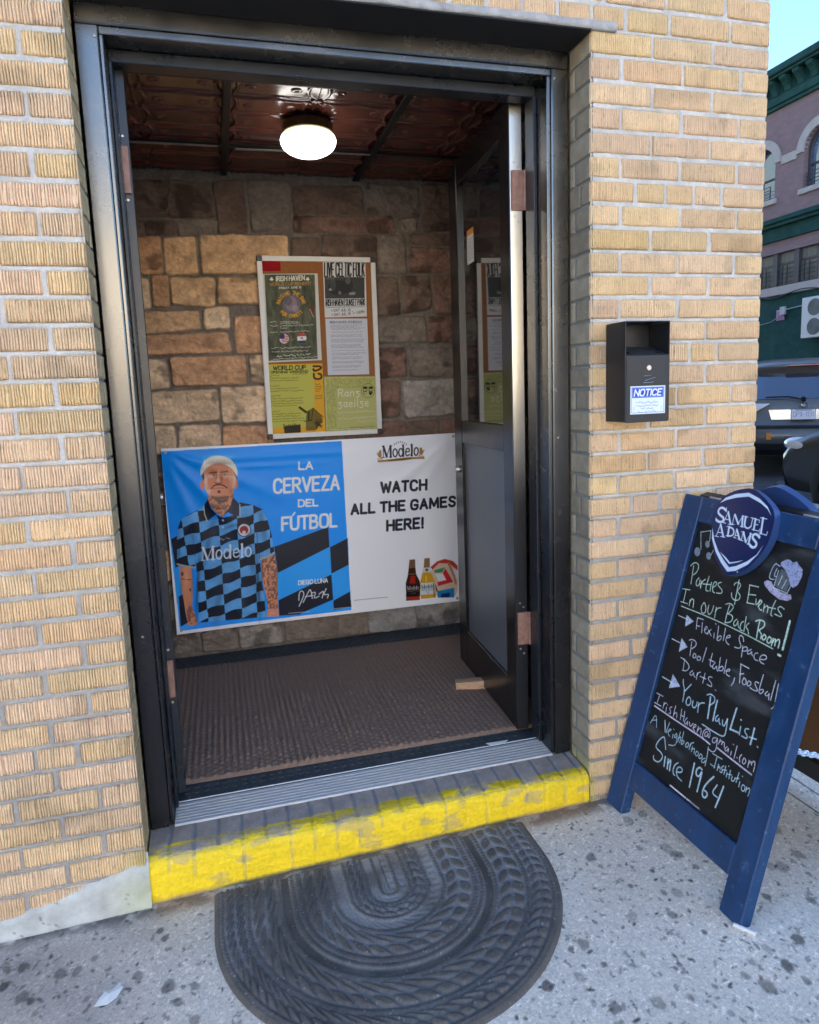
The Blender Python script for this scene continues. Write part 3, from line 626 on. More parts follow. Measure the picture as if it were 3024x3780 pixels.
# metal door frame
mb = MB()
mb.box(.003, .058, .130, .267, .104, 2.314, .003); mb.box(.0585, .068, .138, .267, .106, 2.2945, .002);
mb.box(1.325, 1.3805, .130, .267, .104, 2.314, .003); mb.box(1.3125, 1.3245, .138, .267, .106, 2.2945, .002);
mb.box(.003, 1.3805, .127, .267, 2.3145, 2.366, .004); mb.box(.0585, 1.3245, .136, .267, 2.295, 2.314, .002);
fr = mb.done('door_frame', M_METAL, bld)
mb = MB(); mb.box(.0685, .0785, .205, .267, .118, 2.262, .002); mb.box(1.300, 1.312, .205, .267, .118, 2.262, .002); mb.box(.0685, 1.312, .212, .267, 2.2625, 2.2945, .002); mb.done('inner_stop', M_METALB, fr)
for x, z in ((.05, 2.285), (1.334, 2.285), (.03, .7), (1.34, 1.2)): MB().cyl((x, .131, z), (x, .1275, z), .004, 12, .003).done('screw', M_SCREW, fr)
mb = MB(); pr = [(.128, .104), (.128, .107)]
for k in range(7): y = .131+k*.015; pr += [(y, .110+.0006*k), (y+.010, .110+.0006*k), (y+.0105, .1072+.0006*k), (y+.0145, .1072+.0006*k)]
pr += [(.240, .1165), (.240, .104)]
Mx = Matrix(((0, 1, 0, 0), (1, 0, 0, 0), (0, 0, 1, 0), (0, 0, 0, 1)))
mb.prism(pr, .0705, 1.312, Mx); mb.done('threshold', mat('worn_sill_aluminium', (.60, .59, .57), .5, .25, noise=.18, nscale=40, stretch=(1, 10, 1)), bld)

# the two door leaves, both swung inwards
def leaf(name, hx, hy, ang, L, flip, zt=2.284):
    d = Vector((math.sin(ang), math.cos(ang), 0)); side = Vector((math.cos(ang), -math.sin(ang), 0))*(1 if not flip else -1)
    M_ = Matrix(((d.x, side.x, 0, hx), (d.y, side.y, 0, hy), (0, 0, 1, 0), (0, 0, 0, 1)))
    T = .046; mb = MB()
    mb.box(0, .094, 0, T, .131, zt, .002, M_); mb.box(L-.11, L, 0, T, .131, zt, .002, M_)
    for a, b in ((.131, .30), (1.14, 1.235), (2.19, zt)): mb.box(.0945, L-.1105, .001, T-.001, a, b, .002, M_)
    o = mb.done(name, M_DOOR if not flip else M_METALB, bld)
    if not flip: e2_ = MB(); e2_.box(-.0022, -.0003, .002, T-.002, .132, zt-.001, .0006, M_); e2_.done('edge_sheen_strip', M_EDGE, o)  # bright strip added on the hinge edge to carry its reflection
    mb = MB(); mb.box(.0945, L-.1105, .016, .022, 1.2355, 2.1895, 0, M_); mb.done('glass_pane', M_GLASS, o)
    mb = MB(); mb.box(.0945, L-.1105, .012, .03, .3005, 1.1395, .001, M_); mb.done('lower_panel', M_PANEL, o)
    for z0, z1 in ((.455, .575), (1.94, 2.065)):
        mb = MB(); mb.box(.000, .005, .006, T+.001, z0, z1, .001, M_ @ Matrix.Translation((-.0085, 0, 0))); mb.cyl(M_ @ Vector((-.008, T+.006, z0)), M_ @ Vector((-.008, T+.006, z1)), .006, 12)
        mb.box(-.008, -.004, T+.012, T+.030, z0, z1, .001, M_); h = mb.done('hinge', M_RUST, o)
    for zc in (.515, 2.0):
        for dz, ty in ((.077, .03), (.092, .017), (-.077, .017), (-.095, .03)): MB().cyl(M_ @ Vector((.001, ty, zc+dz)), M_ @ Vector((-.0045, ty, zc+dz)), .0046, 10, .0034).done('screw', M_SCREW, o)
    mb = MB(); mb.cyl(M_ @ Vector((L-.045, .002, 1.02)), M_ @ Vector((L-.045, -.014, 1.02)), .017, 20, .014); mb.done('lock_cylinder', M_SCREW, o)
    return o, M_
M_EDGE = mat('edge_sheen_metal', (.62, .58, .50), .28, 1., noise=.06, nscale=8); painted_reflection(M_EDGE, .95, 1.55)  # reflection gradient painted on the hinge edge too
M_DOOR = mat('door_black_bronze', (.062, .062, .064), .24, .9, noise=.08, nscale=6, rvar=.04)
door, MD = leaf('door', 1.2515, .288, .054, .715, False)
leaf('door', .1005, .262, -.095, .5, True)
cv = Canvas(0, .085, 0, .13, .0015, (205, 200, 190)); cv.rect(0, .108, .085, .13, (215, 130, 40))
for k in range(8): scribble(cv, (.008, .02+.011*k), (.077, .02+.011*k), .005, .0015, (60, 60, 60), .7)
cv.mesh('sticker', M_PRINT, door, lambda X, Z: np.array([MD @ Vector((.43+x, .0145, 1.86+zz)) for x, zz in zip(X.ravel(), Z.ravel())]))

# ------------------------------------------------------------------ ceiling light
lt = empty('ceiling_light', (.685, .845, ZC-.012)); tag(lt, 'lit round opal glass ceiling light with brass rim on the dark red tin ceiling', 'ceiling light')
MB().lathe([(.0, .0), (.088, .0), (.094, -.006), (.094, -.030), (.097, -.034), (.092, -.040), (.0, -.040)], (0, 0, 0)).done('brass_rim', M_BRASS, lt, True)
prof = [(.088, -.0405), (.100, -.048), (.1045, -.060), (.103, -.072), (.096, -.086), (.082, -.098), (.062, -.108), (.038, -.114), (.015, -.1165), (.0005, -.117)]
MB().lathe(prof, (0, 0, 0), 48).done('glass_globe', M_LAMP, lt, True)

# ------------------------------------------------------------------ vestibule carpet
u = np.arange(-.285, 1.42, .0045); v = np.arange(.0, 1.0, .0045); U, Vv = np.meshgrid(u, v)
Y = (.335-.018*U)+Vv*1.03
row = U/.022; r = row % 1; colk = np.floor(row); ph = (Y/.028+.5*(colk % 2)) % 1
H = .0085*np.sin(np.pi*r)**.7*(np.sin(np.pi*ph)**.6)*(.2+1.5*fbm(U*6, Y*6, 3))*(.6+.8*fbm(U*40, Y*40, 2))*(1-.6*sstep(.9, 1.3, U))*(1-.5*sstep(.8, 1.2, Y))
H = H+.002*fbm(U*160, Y*160, 2); em = np.minimum(np.minimum(Vv, 1.0-Vv), 1.0)/.012; Z = .1155+.007*np.clip(em, 0, 1)+H*np.clip(em, 0, 1)
cp = npmesh('carpet', np.stack([U, Y, Z], -1).reshape(-1, 3), gridfaces(len(v), len(u)), M_CARPET); tag(cp, 'dark brown ribbed entrance carpet covering the vestibule floor', 'carpet')

# wedge, paper scraps, chalk stick
MB().prism([(0, 0), (.125, 0), (.125, .036), (.0, .030)], -.02, .02, Matrix.Translation((1.165, .715, .124)) @ Matrix.Rotation(R(-14), 4, 'Z')).done('door_wedge', M_WOOD)
tag(bpy.data.objects['door_wedge'], 'pale wooden wedge holding the black door open on the brown carpet', 'door wedge')
def scrap(name, pts, c, h, label):
    n = len(pts); V = [(c[0], c[1], c[2]+h)]+[(c[0]+p[0], c[1]+p[1], c[2]+random.uniform(.001, h*.8)) for p in pts]; V2 = [(a, b, z-.0008) for a, b, z in V]
    F_ = [(0, 1+i, 1+(i+1) % n) for i in range(n)]; F2 = [tuple(reversed([k+n+1 for k in f])) for f in F_]; F3 = [(1+i, 1+(i+1) % n, n+2+(i+1) % n) for i in range(n)]+[(1+i, n+2+(i+1) % n, n+2+i) for i in range(n)]
    me = bpy.data.meshes.new(name); me.from_pydata(V+V2, [], F_+F2+F3); o = link(name, me, M_PAPER); tag(o, label, 'paper scrap'); return o
g = ground_xy(404, 3682); scrap('paper_scrap', [(-.030, -.022), (.0, -.024), (.018, -.010), (.030, .014), (.024, .022), (.021, .034), (.008, .020), (-.010, .012), (-.022, -.004)], (g[0], g[1], g[2]+.002), .008, 'crumpled white paper scrap lying on the grey pavement left of the doormat')
scrap('paper_scrap', [(-.035, .008), (.05, .004), (.03, -.013), (-.022, -.015)], (1.15, .245, .119), .003, 'small torn whitish paper triangle at the back of the metal threshold')
g = ground_xy(2757, 3445); mb = MB(); mb.cyl((g[0]-.016, g[1]+.028, g[2]+.006), (g[0]+.014, g[1]-.014, g[2]+.006), .0055, 10); o = mb.done('chalk_stick', M_WHITE); tag(o, 'short white chalk stick on the pavement at the foot of the blue chalkboard sign', 'chalk')

# ------------------------------------------------------------------ cork notice board with its papers
nb = empty('notice_board', (.79, 1.503, 1.165)); tag(nb, 'cork notice board with white frame and black corners on the stone wall', 'notice board')
bx0, bx1, bz0, bz1 = .510, 1.075, 1.163, 2.016
rot = Matrix.Translation((-.79, -1.503, -1.165))
MB().box(bx0+.012, bx1-.012, 1.492, 1.503, bz0+.012, bz1-.012, 0, rot).done('cork_panel', M_CORK, nb)
mb = MB(); t = .024
mb.box(bx0, bx0+t, 1.483, 1.504, bz0+t, bz1-t, .002, rot); mb.box(bx1-t, bx1, 1.483, 1.504, bz0+t, bz1-t, .002, rot); mb.box(bx0+t, bx1-t, 1.4835, 1.504, bz0, bz0+t, .002, rot); mb.box(bx0+t, bx1-t, 1.4835, 1.504, bz1-t, bz1, .002, rot); mb.done('frame', M_FRAMEW, nb)
for x in (bx0, bx1-t):
    for z in (bz0, bz1-t): MB().box(x-.001, x+t-.0005, 1.482, 1.5045, z-.001, z+t-.0005, .003, rot).done('corner_cap', M_BLKP, nb)
KX = .34788
def cork_map(x, y): return bw(900+KX*x, 900+KX*y)
PYB = 1.4905
def sheet(name, tl, tr, bl, bgc, draw, label, step=.0018, cat='poster', mtl=None, curl=.002):
    A = np.array(cork_map(*tl)); B = np.array(cork_map(*tr)); Cc = np.array(cork_map(*bl)); wv = B-A; hv = Cc-A; wl = np.linalg.norm(wv); hl = np.linalg.norm(hv)
    cv = Canvas(0, wl, 0, hl, step, bgc); P = np.array([[tr[0]-tl[0], bl[0]-tl[0]], [tr[1]-tl[1], bl[1]-tl[1]]], float); Pi = np.linalg.inv(P)
    def mp(x, y):
        s, t = Pi @ np.array([x-tl[0], y-tl[1]]); return (s*wl, hl-t*hl)
    cv.map = mp; cv.k = wl/math.hypot(tr[0]-tl[0], tr[1]-tl[1]); draw(cv)
    eu = wv/wl; ev = -hv/hl; o_ = Cc; base_ = np.array([o_[0], PYB, o_[1]])
    def place(X, Z):
        s = X/wl; t = Z/hl; lift = curl*(np.sin(s*3.1)*.5+.5)*np.abs(np.sin(t*4+tl[0]))
        return np.stack([X*eu[0]+Z*ev[0], -lift, X*eu[1]+Z*ev[1]], -1)
    o = cv.mesh(name, mtl or M_PRINT, None, place); o.location = base_; tag(o, label, cat, 'papers pinned on the cork board'); return o
sheet('red_card', (190, 182), (385, 180), (198, 296), (150, 6, 18), lambda c: (c.stroke([(195, 225), (215, 200), (235, 225)], 6, (120, 0, 10)), c.ell(290, 200, 18, 14, (140, 0, 12))), 'small plain red card pinned in the top left corner of the cork board', cat='card', mtl=mat('red_card_gloss', attr=True, rough=.7, spec=.2))
def d_green(c):
    c.poly([(217, 330), (748, 330), (790, 1238), (265, 1245)], (84, 86, 66))
    Xn = fbm(c.X*60, c.Z*22, 4); c.a[:] = c.a*np.where(np.abs(c.a[..., :1]-84) < 8, .62+.8*Xn[..., None], 1)
    W = (232, 230, 215); G = (205, 165, 60); O = (225, 160, 40)
    text(c, 'IRISH HAVEN', (340, 400), (640, 388), 48, 9, W); text(c, 'WORLD CUP BENEFIT', (272, 448), (712, 440), 30, 6, (190, 140, 70)); text(c, 'FRIDAY JUNE 12', (372, 482), (606, 472), 18, 4, W)
    for x in (292, 674):
        for dx, dy in ((-10, 4), (10, 4), (0, -10)): c.ell(x+dx, 378+dy, 10, 10, W)
        c.stroke([(x, 380), (x+4, 402)], 5, W)
    c.ell(505, 650, 98, 108, (110, 100, 108)); c.ell(500, 640, 62, 80, (140, 122, 125)); c.ell(470, 610, 40, 50, (88, 80, 90), .6); c.ell(545, 690, 35, 40, (180, 165, 165), .5)
    def arc(s, cx, cy, rx, ry, a0, a1, h, flip=False):
        n = len(s)
        for i, ch in enumerate(s):
            if ch == ' ': continue
            t = a0+(a1-a0)*(i+.5)/n; px, py = cx+rx*math.cos(t), cy-ry*math.sin(t); tx, ty = -math.sin(t)*(1 if flip else -1), -math.cos(t)*(1 if flip else -1)
            wq = h*.62; ux = np.array([tx, ty]); up = np.array([math.cos(t), -math.sin(t)])*(-1 if flip else 1)
            a = np.array([px, py])-ux*wq/2; text(c, ch, a, a+ux*wq, h, 7, O, vert=tuple(up*h))
    arc('RAISING THE BAR', 500, 650, 118, 110, R(175), R(5), 36); arc('FOR EMMETT', 505, 650, 152, 135, R(215), R(325), 34, True)
    for y, a, b in ((832, 275, 350), (832, 385, 580), (850, 385, 600), (874, 280, 355), (874, 385, 735), (902, 385, 455), (940, 280, 355), (940, 385, 690), (1112, 295, 370), (1112, 390, 715), (1150, 298, 378), (1150, 395, 685)): scribble(c, (a, y+6), (b, y+2), 15, 4.5, W, .9)
    scribble(c, (348, 1210), (712, 1198), 24, 6, W, .95); scribble(c, (290, 1238), (780, 1226), 18, 4.5, W, .9)
    c.ell(428, 1010, 50, 54, (215, 210, 205))
    for k in range(5): c.stroke([(390+4*k, 975+18*k), (474-2*k, 968+18*k)], 8, (170, 40, 45))
    c.poly([(382, 968), (428, 956), (430, 1006), (378, 1010)], (50, 55, 110))
    c.ell(616, 1010, 50, 54, (225, 222, 218)); c.poly([(570, 990), (580, 968), (616, 955), (650, 968), (664, 988)], (205, 60, 55)); c.poly([(572, 1036), (662, 1034), (645, 1062), (590, 1064)], (40, 60, 110)); c.ell(617, 1010, 14, 12, (150, 140, 120))
    c.stroke([(505, 985), (505, 1040), (535, 1010)], 4, (190, 150, 60)); c.poly([(680, 680), (720, 650), (745, 700), (735, 780), (700, 745)], (110, 50, 45), .8); c.stroke([(700, 700), (740, 780)], 14, (180, 150, 130), .8)
sheet('green_poster', (180, 325), (780, 318), (237, 1262), (208, 205, 196), d_green, 'dark green concert poster with round portrait and two flag circles on the cork board')
def d_folk(c):
    K = (25, 26, 28); text(c, 'LIVE CELTIC FOLK', (855, 352), (1275, 348), 145, 13, K, gap=.26)
    c.poly([(853, 358), (1278, 358), (1282, 585), (860, 585)], (66, 68, 66)); c.ell(1000, 470, 110, 80, (42, 42, 42), .7); c.ell(1095, 450, 60, 80, (48, 46, 44), .8); c.ell(1100, 400, 28, 34, (110, 104, 98), .7); c.poly([(900, 480), (920, 470), (935, 500), (900, 500)], (150, 150, 148)); c.poly([(1110, 525), (1180, 515), (1180, 545), (1120, 550)], (160, 160, 158), .8); c.ell(1015, 525, 16, 20, (130, 130, 128), .8); c.ell(945, 440, 30, 60, (90, 92, 90), .5)
    c.rect(862, 362, 960, 380, (120, 120, 118), .5)
    text(c, 'IRISH HAVEN / SUNSET PARK', (868, 660), (1285, 660), 66, 7.5, K, gap=.16); c.stroke([(868, 676), (1280, 676)], 3, K)
    text(c, 'SAT JUL 12', (950, 722), (1130, 720), 26, 4, (70, 70, 72)); text(c, 'SAT JUL 19', (955, 768), (1130, 762), 26, 4, (70, 70, 72)); c.stroke([(1145, 722), (1180, 742), (1150, 752)], 3, (90, 90, 90)); text(c, '9:30PM', (1195, 752), (1278, 742), 26, 3.5, (90, 90, 92))
    c.stroke([(925, 705), (935, 718)], 5, K); c.stroke([(930, 748), (940, 762)], 5, K)
sheet('white_flyer', (835, 182), (1285, 180), (858, 785), (212, 211, 208), d_folk, 'white flyer with tall black headline and grey band photo on the cork board', cat='flyer')
def d_sched(c):
    K = (110, 112, 122); text(c, 'IRISH HAVEN SCHEDULE', (912, 846), (1250, 842), 22, 4, (95, 96, 106))
    y = 866
    while y < 1360:
        scribble(c, (912+random.uniform(0, 8)+(y-866)*.05, y+5), (912+(y-866)*.05+random.uniform(270, 375), y+2), 11, 3.4, K, .75); y += random.choice([15, 15, 16, 28, 30])
sheet('schedule_sheet', (862, 797), (1305, 796), (890, 1395), (206, 207, 212), d_sched, 'white schedule sheet with small printed lines, below the white flyer on the cork board', cat='notice')
def d_yel(c):
    K = (48, 44, 22); c.poly([(240, 1288), (735, 1285), (760, 1950), (285, 1955)], (190, 186, 84)); c.poly([(285, 1985), (420, 1980), (440, 2010), (285, 2025)], (222, 160, 40))
    text(c, 'WORLD CUP', (312, 1340), (652, 1332), 40, 9, K); text(c, 'OPENING WEEKEND', (285, 1375), (678, 1366), 22, 6, K, al=.85); scribble(c, (515, 1390), (670, 1384), 12, 3.5, K)
    for y, n in ((1402, 3), (1512, 3), (1618, 5), (1782, 5)):
        for k in range(n): scribble(c, (262+(y-1400)*.05, y+26*k+6), (262+(y-1400)*.05+(110 if k == 0 else random.uniform(270, 380)), y+26*k), 13, 3.6, K, .75)
    c.stroke(smoothpts([(735, 1300), (820, 1300), (815, 1330), (740, 1355), (735, 1330)]), 20, K); c.stroke(smoothpts([(740, 1380), (742, 1430), (790, 1440), (825, 1425), (820, 1385), (790, 1380)]), 20, K)
    for k, wv in enumerate((52, 66, 58, 45)): scribble(c, (755+2*k, 1500+25*k), (755+2*k+wv, 1497+25*k), 13, 4, K)
    scribble(c, (758, 1628), (832, 1622), 13, 4, K); scribble(c, (755, 1652), (832, 1646), 13, 4, K)
    c.poly([(660, 1850), (670, 1780), (735, 1745), (830, 1830), (845, 1900), (760, 1990), (660, 1990)], (90, 74, 24), .75); c.stroke([(592, 1740), (660, 1790)], 26, (70, 60, 22)); c.stroke([(690, 1790), (690, 1880)], 16, K); c.stroke([(735, 1750), (720, 1880), (640, 1890)], 7, K); c.stroke([(735, 1745), (850, 1850)], 5, K); c.ell(705, 1925, 34, 20, (120, 110, 60))
    for k in range(10): c.stroke([(780+random.uniform(-30, 55), 1840+random.uniform(0, 110)), (785+random.uniform(-30, 55), 1870+random.uniform(0, 110))], 9, K, .7)
    c.poly([(430, 2015), (425, 1950), (440, 1935), (600, 1925), (605, 2008)], (56, 50, 30)); 
    for k in range(14): c.stroke([(424+13.5*k, 1965), (420+13.5*k+random.uniform(-4, 6), 1918+random.uniform(-8, 12))], 6, K)
sheet('yellow_poster', (237, 1280), (830, 1270), (282, 2030), (222, 165, 44), d_yel, 'yellow and orange poster with dark building drawing on the cork board')
def d_gr(c):
    n = fbm(c.X*170, c.Z*130, 3); c.a[:] = c.a*(.86+.28*n[..., None]); c.poly([(975, 1535), (1250, 1530), (1400, 1600), (1408, 1950), (985, 1955)], (182, 180, 112)); K = (40, 44, 26); Wt = (216, 216, 190)
    text(c, 'Rang', (1000, 1622), (1225, 1615), 78, 9, Wt); text(c, 'gaeilge', (1000, 1735), (1322, 1725), 82, 9, Wt)
    scribble(c, (1000, 1805), (1390, 1785), 22, 5, Wt); scribble(c, (1000, 1875), (1400, 1852), 26, 5.5, Wt); scribble(c, (1200, 1898), (1400, 1890), 16, 4, Wt, .8)
    th = np.linspace(0, 2*np.pi, 30); c.stroke([(1315+72*math.cos(t), 1560+76*math.sin(t)) for t in th], 3, K)
    for x in (1284, 1345): c.ell(x, 1528, 24, 14, K); c.stroke([(x-22, 1540), (x-16, 1590), (x, 1600)], 5, K); c.stroke([(x+20, 1545), (x+10, 1585)], 4, K); c.stroke([(x-10, 1566), (x+12, 1566)], 8, K)
    c.poly([(1322, 1575), (1368, 1575), (1350, 1608), (1330, 1604)], K)
    scribble(c, (1120, 1962), (1390, 1955), 14, 3.5, K, .8); c.stroke([(862, 1425), (1398, 1418), (1412, 1958), (880, 1975), (862, 1425)], 4, (205, 205, 180))
sheet('green_flyer', (845, 1410), (1405, 1405), (872, 1985), (172, 170, 96), d_gr, 'square olive green flyer with two small portraits on the cork board', cat='flyer')

# ------------------------------------------------------------------ vinyl banner
bt = (.020, 1.466, .250, 1.146); cv = Canvas(*bt, .0024, (244, 246, 250)); K4, K5 = .44058, .34314
m4 = lambda x, y: bw(560+K4*x, 1560+K4*y); m5 = lambda x, y: bw(1240+K5*x, 1560+K5*y)
cv.map = m4; cv.k = .44058*.0005745*1.62/1.0
cv.k = abs(m4(1000, 800)[0]-m4(900, 800)[0])/100
NAVY = (18, 26, 44); BL1 = (6, 152, 255); LB = (96, 168, 228)
cv.poly([(78, 240), (1588, 148), (1668, 1562), (240, 1735)], BL1)
cv.poly([(1020, 1260), (1640, 960), (1660, 1560), (1060, 1610)], (40, 166, 255)); cv.poly([(160, 970), (300, 900), (330, 1700), (240, 1735)], (40, 166, 255))
for p in ('1025,1035 1475,868 1486,1035 1055,1252', '1490,1038 1637,962 1648,1182 1502,1258', '1062,1482 1502,1265 1516,1475 1230,1600 1066,1612', '1516,1486 1656,1408 1668,1536 1522,1562', '165,972 222,940 230,1190 202,1212', '228,1452 300,1410 320,1660 246,1700'): cv.poly(parse(p, 1, 0, 0)[0], (26, 30, 48))
SK = (222, 146, 108); SK2 = (190, 108, 76)
def inkarm(poly, dens):
    sl, cvg = cv.polymask(poly); X = cv.X[sl]; Z = cv.Z[sl]; n = fbm(X*130, Z*110, 4); cv.blend(sl, cvg*sstep(.42, .62, n)*dens*.85, (104, 76, 66))
la = [(235, 1205), (335, 1212), (346, 1400), (340, 1540), (388, 1655), (370, 1690), (310, 1694), (288, 1600), (264, 1450), (240, 1300)]; ra = [(912, 1150), (1028, 1098), (1046, 1200), (1052, 1350), (1060, 1560), (1066, 1615), (962, 1620), (975, 1560), (960, 1450), (930, 1330)]
cv.poly(la, SK); cv.poly(ra, SK); inkarm([(290, 1540), (340, 1530), (388, 1655), (310, 1694)], .8); inkarm(ra[:8], .95); cv.ell(258, 1262, 12, 18, (70, 50, 45), .8); cv.stroke([(250, 1300), (290, 1310), (330, 1310)], 9, (80, 60, 52), .7); cv.ell(325, 1395, 9, 14, (80, 60, 52), .7)
cv.poly([(965, 1560), (1060, 1550), (1066, 1618), (962, 1622)], (228, 150, 130), .8)
neck = [(478, 590), (474, 650), (515, 720), (588, 785), (642, 735), (682, 650), (682, 585)]; cv.poly(neck, SK); inkarm(neck, .75); cv.poly([(520, 625), (640, 622), (610, 668), (560, 672)], (60, 46, 44), .65)
jer = [(445, 700), (380, 730), (300, 770), (245, 812), (225, 870), (214, 960), (216, 1183), (362, 1212), (368, 1120), (385, 1300), (390, 1500), (396, 1668), (957, 1622), (942, 1450), (922, 1330), (905, 1140), (1026, 1080), (1002, 930), (966, 800), (922, 720), (850, 685), (738, 662), (690, 770), (580, 795), (465, 820)]
sl, cvg = cv.polymask(jer)
# checks of the shirt, worked out in the traced pixel frame
p0 = np.array(m4(0, 0)); e1 = (np.array(m4(1000, 900))-np.array(m4(0, 900)))/1000; 
hx = np.array([m4(x, y) for x in (200, 600, 1000) for y in (650, 1150, 1650)]); hp = np.array([(x, y) for x in (200, 600, 1000) for y in (650, 1150, 1650)], float)
Am = np.c_[hx, np.ones(9), hx[:, 0]*hx[:, 1]]; co, *_ = np.linalg.lstsq(Am, hp, rcond=None)
X = cv.X[sl]; Z = cv.Z[sl]; PX = np.stack([X, Z, np.ones_like(X), X*Z], -1) @ co; px, py = PX[..., 0], PX[..., 1]
def lerpb(y, a, b, c2): return np.interp(y, [700, 1300, 1650], [a, b, c2])
bnd = [lerpb(py, 235, 330, 300), lerpb(py, 382, 442, 472), lerpb(py, 548, 590, 614), lerpb(py, 702, 742, 756), lerpb(py, 848, 872, 884), lerpb(py, 985, 1000, 1000)]
ci = sum((px > b_).astype(int) for b_ in bnd); wav = 7*np.sin(px*.035+py*.01); v_ = py+.33*(px-600)+wav
par = (np.floor(v_/84).astype(int)+ci) % 2
cc_ = np.where(par[..., None] == 0, np.array(NAVY, float), np.array(LB, float)); fold = .88+.24*fbm(px*.012, py*.02, 3); cc_ = cc_*fold[..., None]
cv.a[sl] = cv.a[sl]*(1-cvg[..., None])+cc_*cvg[..., None]
cv.stroke([(218, 1180), (290, 1198), (362, 1208)], 14, (196, 176, 150)); cv.stroke([(908, 1138), (970, 1120), (1024, 1082)], 14, (196, 176, 150)); cv.stroke([(905, 1135), (885, 1000), (880, 900)], 5, (30, 60, 100), .8); cv.stroke([(368, 1120), (350, 980), (330, 880)], 5, (40, 80, 130), .6)
cv.poly([(472, 632), (440, 690), (444, 760), (466, 820), (545, 760), (500, 715)], (22, 26, 48)); cv.poly([(682, 622), (736, 680), (736, 778), (690, 772), (640, 742), (598, 775), (660, 690)], (26, 32, 64)); cv.stroke([(438, 690), (444, 760), (466, 820)], 8, (205, 205, 180)); cv.stroke([(738, 680), (738, 778)], 8, (190, 205, 190)); cv.poly([(538, 765), (585, 785), (602, 790), (580, 832), (558, 800)], (24, 30, 56))
for y in (812, 872): cv.ell(598, y, 9, 9, (190, 215, 235))
cv.ell(775, 893, 57, 57, NAVY); cv.ell(775, 893, 51, 51, (222, 222, 226)); cv.ell(772, 893, 36, 34, (170, 40, 50)); cv.poly([(760, 900), (785, 898), (790, 925), (772, 932), (758, 920)], (225, 215, 215))
scribble(cv, (565, 990), (655, 978), 26, 6, (190, 215, 235))
# head
cv.ell(424, 520, 15, 42, (214, 130, 100)); cv.ell(706, 505, 17, 42, (218, 132, 104))
cv.poly(smoothpts([(432, 470), (438, 400), (480, 345), (560, 322), (640, 338), (690, 390), (706, 450), (698, 530), (682, 592), (640, 628), (580, 645), (525, 632), (480, 600), (445, 548), (432, 470)]), SK)
cv.poly([(440, 420), (470, 470), (500, 560), (480, 600), (445, 548), (432, 470)], (238, 190, 160), .75); cv.poly([(640, 440), (700, 440), (690, 540), (660, 560)], (240, 200, 180), .7); cv.ell(560, 375, 85, 36, (206, 126, 84), .7); cv.ell(470, 520, 30, 40, (226, 128, 96), .6)
cv.poly([(418, 428), (432, 400), (444, 452), (434, 492)], (74, 58, 48)); cv.poly([(688, 398), (716, 440), (713, 474), (694, 440)], (74, 58, 48))
cv.poly(smoothpts([(412, 440), (408, 395), (425, 340), (460, 296), (530, 271), (600, 275), (662, 300), (702, 350), (722, 402), (716, 452), (700, 420), (672, 380), (622, 348), (560, 334), (500, 345), (452, 378), (430, 424), (412, 440)]), (226, 224, 208))
for k in range(16): x = 440+17*k; cv.stroke([(x, 345-abs(x-565)*-.0+6*math.sin(k*2)), (x+6*math.sin(k), 305+.0015*(x-565)**2)], 3, (150, 142, 120), .7)
cv.stroke([(488, 418), (545, 410)], 11, (92, 56, 40)); cv.stroke([(582, 410), (636, 402)], 11, (92, 56, 40)); cv.ell(520, 437, 24, 7, (214, 190, 180)); cv.ell(612, 434, 22, 7, (208, 184, 174)); cv.ell(614, 434, 7, 7, (70, 62, 60)); cv.ell(522, 437, 7, 7, (78, 70, 66)); cv.stroke([(494, 434), (520, 428), (546, 437)], 4, (110, 64, 48), .8); cv.stroke([(588, 435), (612, 425), (636, 431)], 4, (110, 64, 48), .8); cv.stroke([(545, 425), (542, 455), (540, 470)], 8, SK2, .9); cv.stroke([(570, 425), (578, 460), (586, 480)], 9, SK2, .9); cv.stroke([(530, 498), (552, 505), (575, 502), (592, 496)], 7, (120, 66, 50)); cv.ell(556, 478, 14, 20, (238, 184, 164), .8)
cv.stroke(smoothpts([(498, 548), (525, 520), (560, 512), (600, 518), (632, 542)]), 11, (104, 54, 36)); cv.stroke([(515, 549), (560, 542), (606, 545)], 8, (206, 100, 88)); cv.stroke([(530, 556), (595, 553)], 6, (236, 150, 136)); cv.ell(564, 575, 14, 13, (110, 54, 36)); cv.ell(562, 568, 8, 8, (110, 54, 36)); cv.stroke([(505, 612), (560, 632), (640, 615)], 16, (108, 66, 54), .65)
scribble(cv, (550, 725), (630, 715), 20, 5, (50, 40, 40))
def soft(cx, cy, rx, ry, col, a, rot=0.):
    P = np.array([m4(cx+dx*max(rx, ry)*2.2, cy+dy*max(rx, ry)*2.2) for dx in (-1, 1) for dy in (-1, 1)]); sl = cv._bb(P.min(0), P.max(0))
    PXc = np.stack([cv.X[sl], cv.Z[sl], np.ones_like(cv.X[sl]), cv.X[sl]*cv.Z[sl]], -1) @ co; dx = PXc[..., 0]-cx; dy = PXc[..., 1]-cy
    q = ((dx*math.cos(rot)+dy*math.sin(rot))/rx)**2+((-dx*math.sin(rot)+dy*math.cos(rot))/ry)**2; cv.blend(sl, a*np.exp(-q*1.2), col)
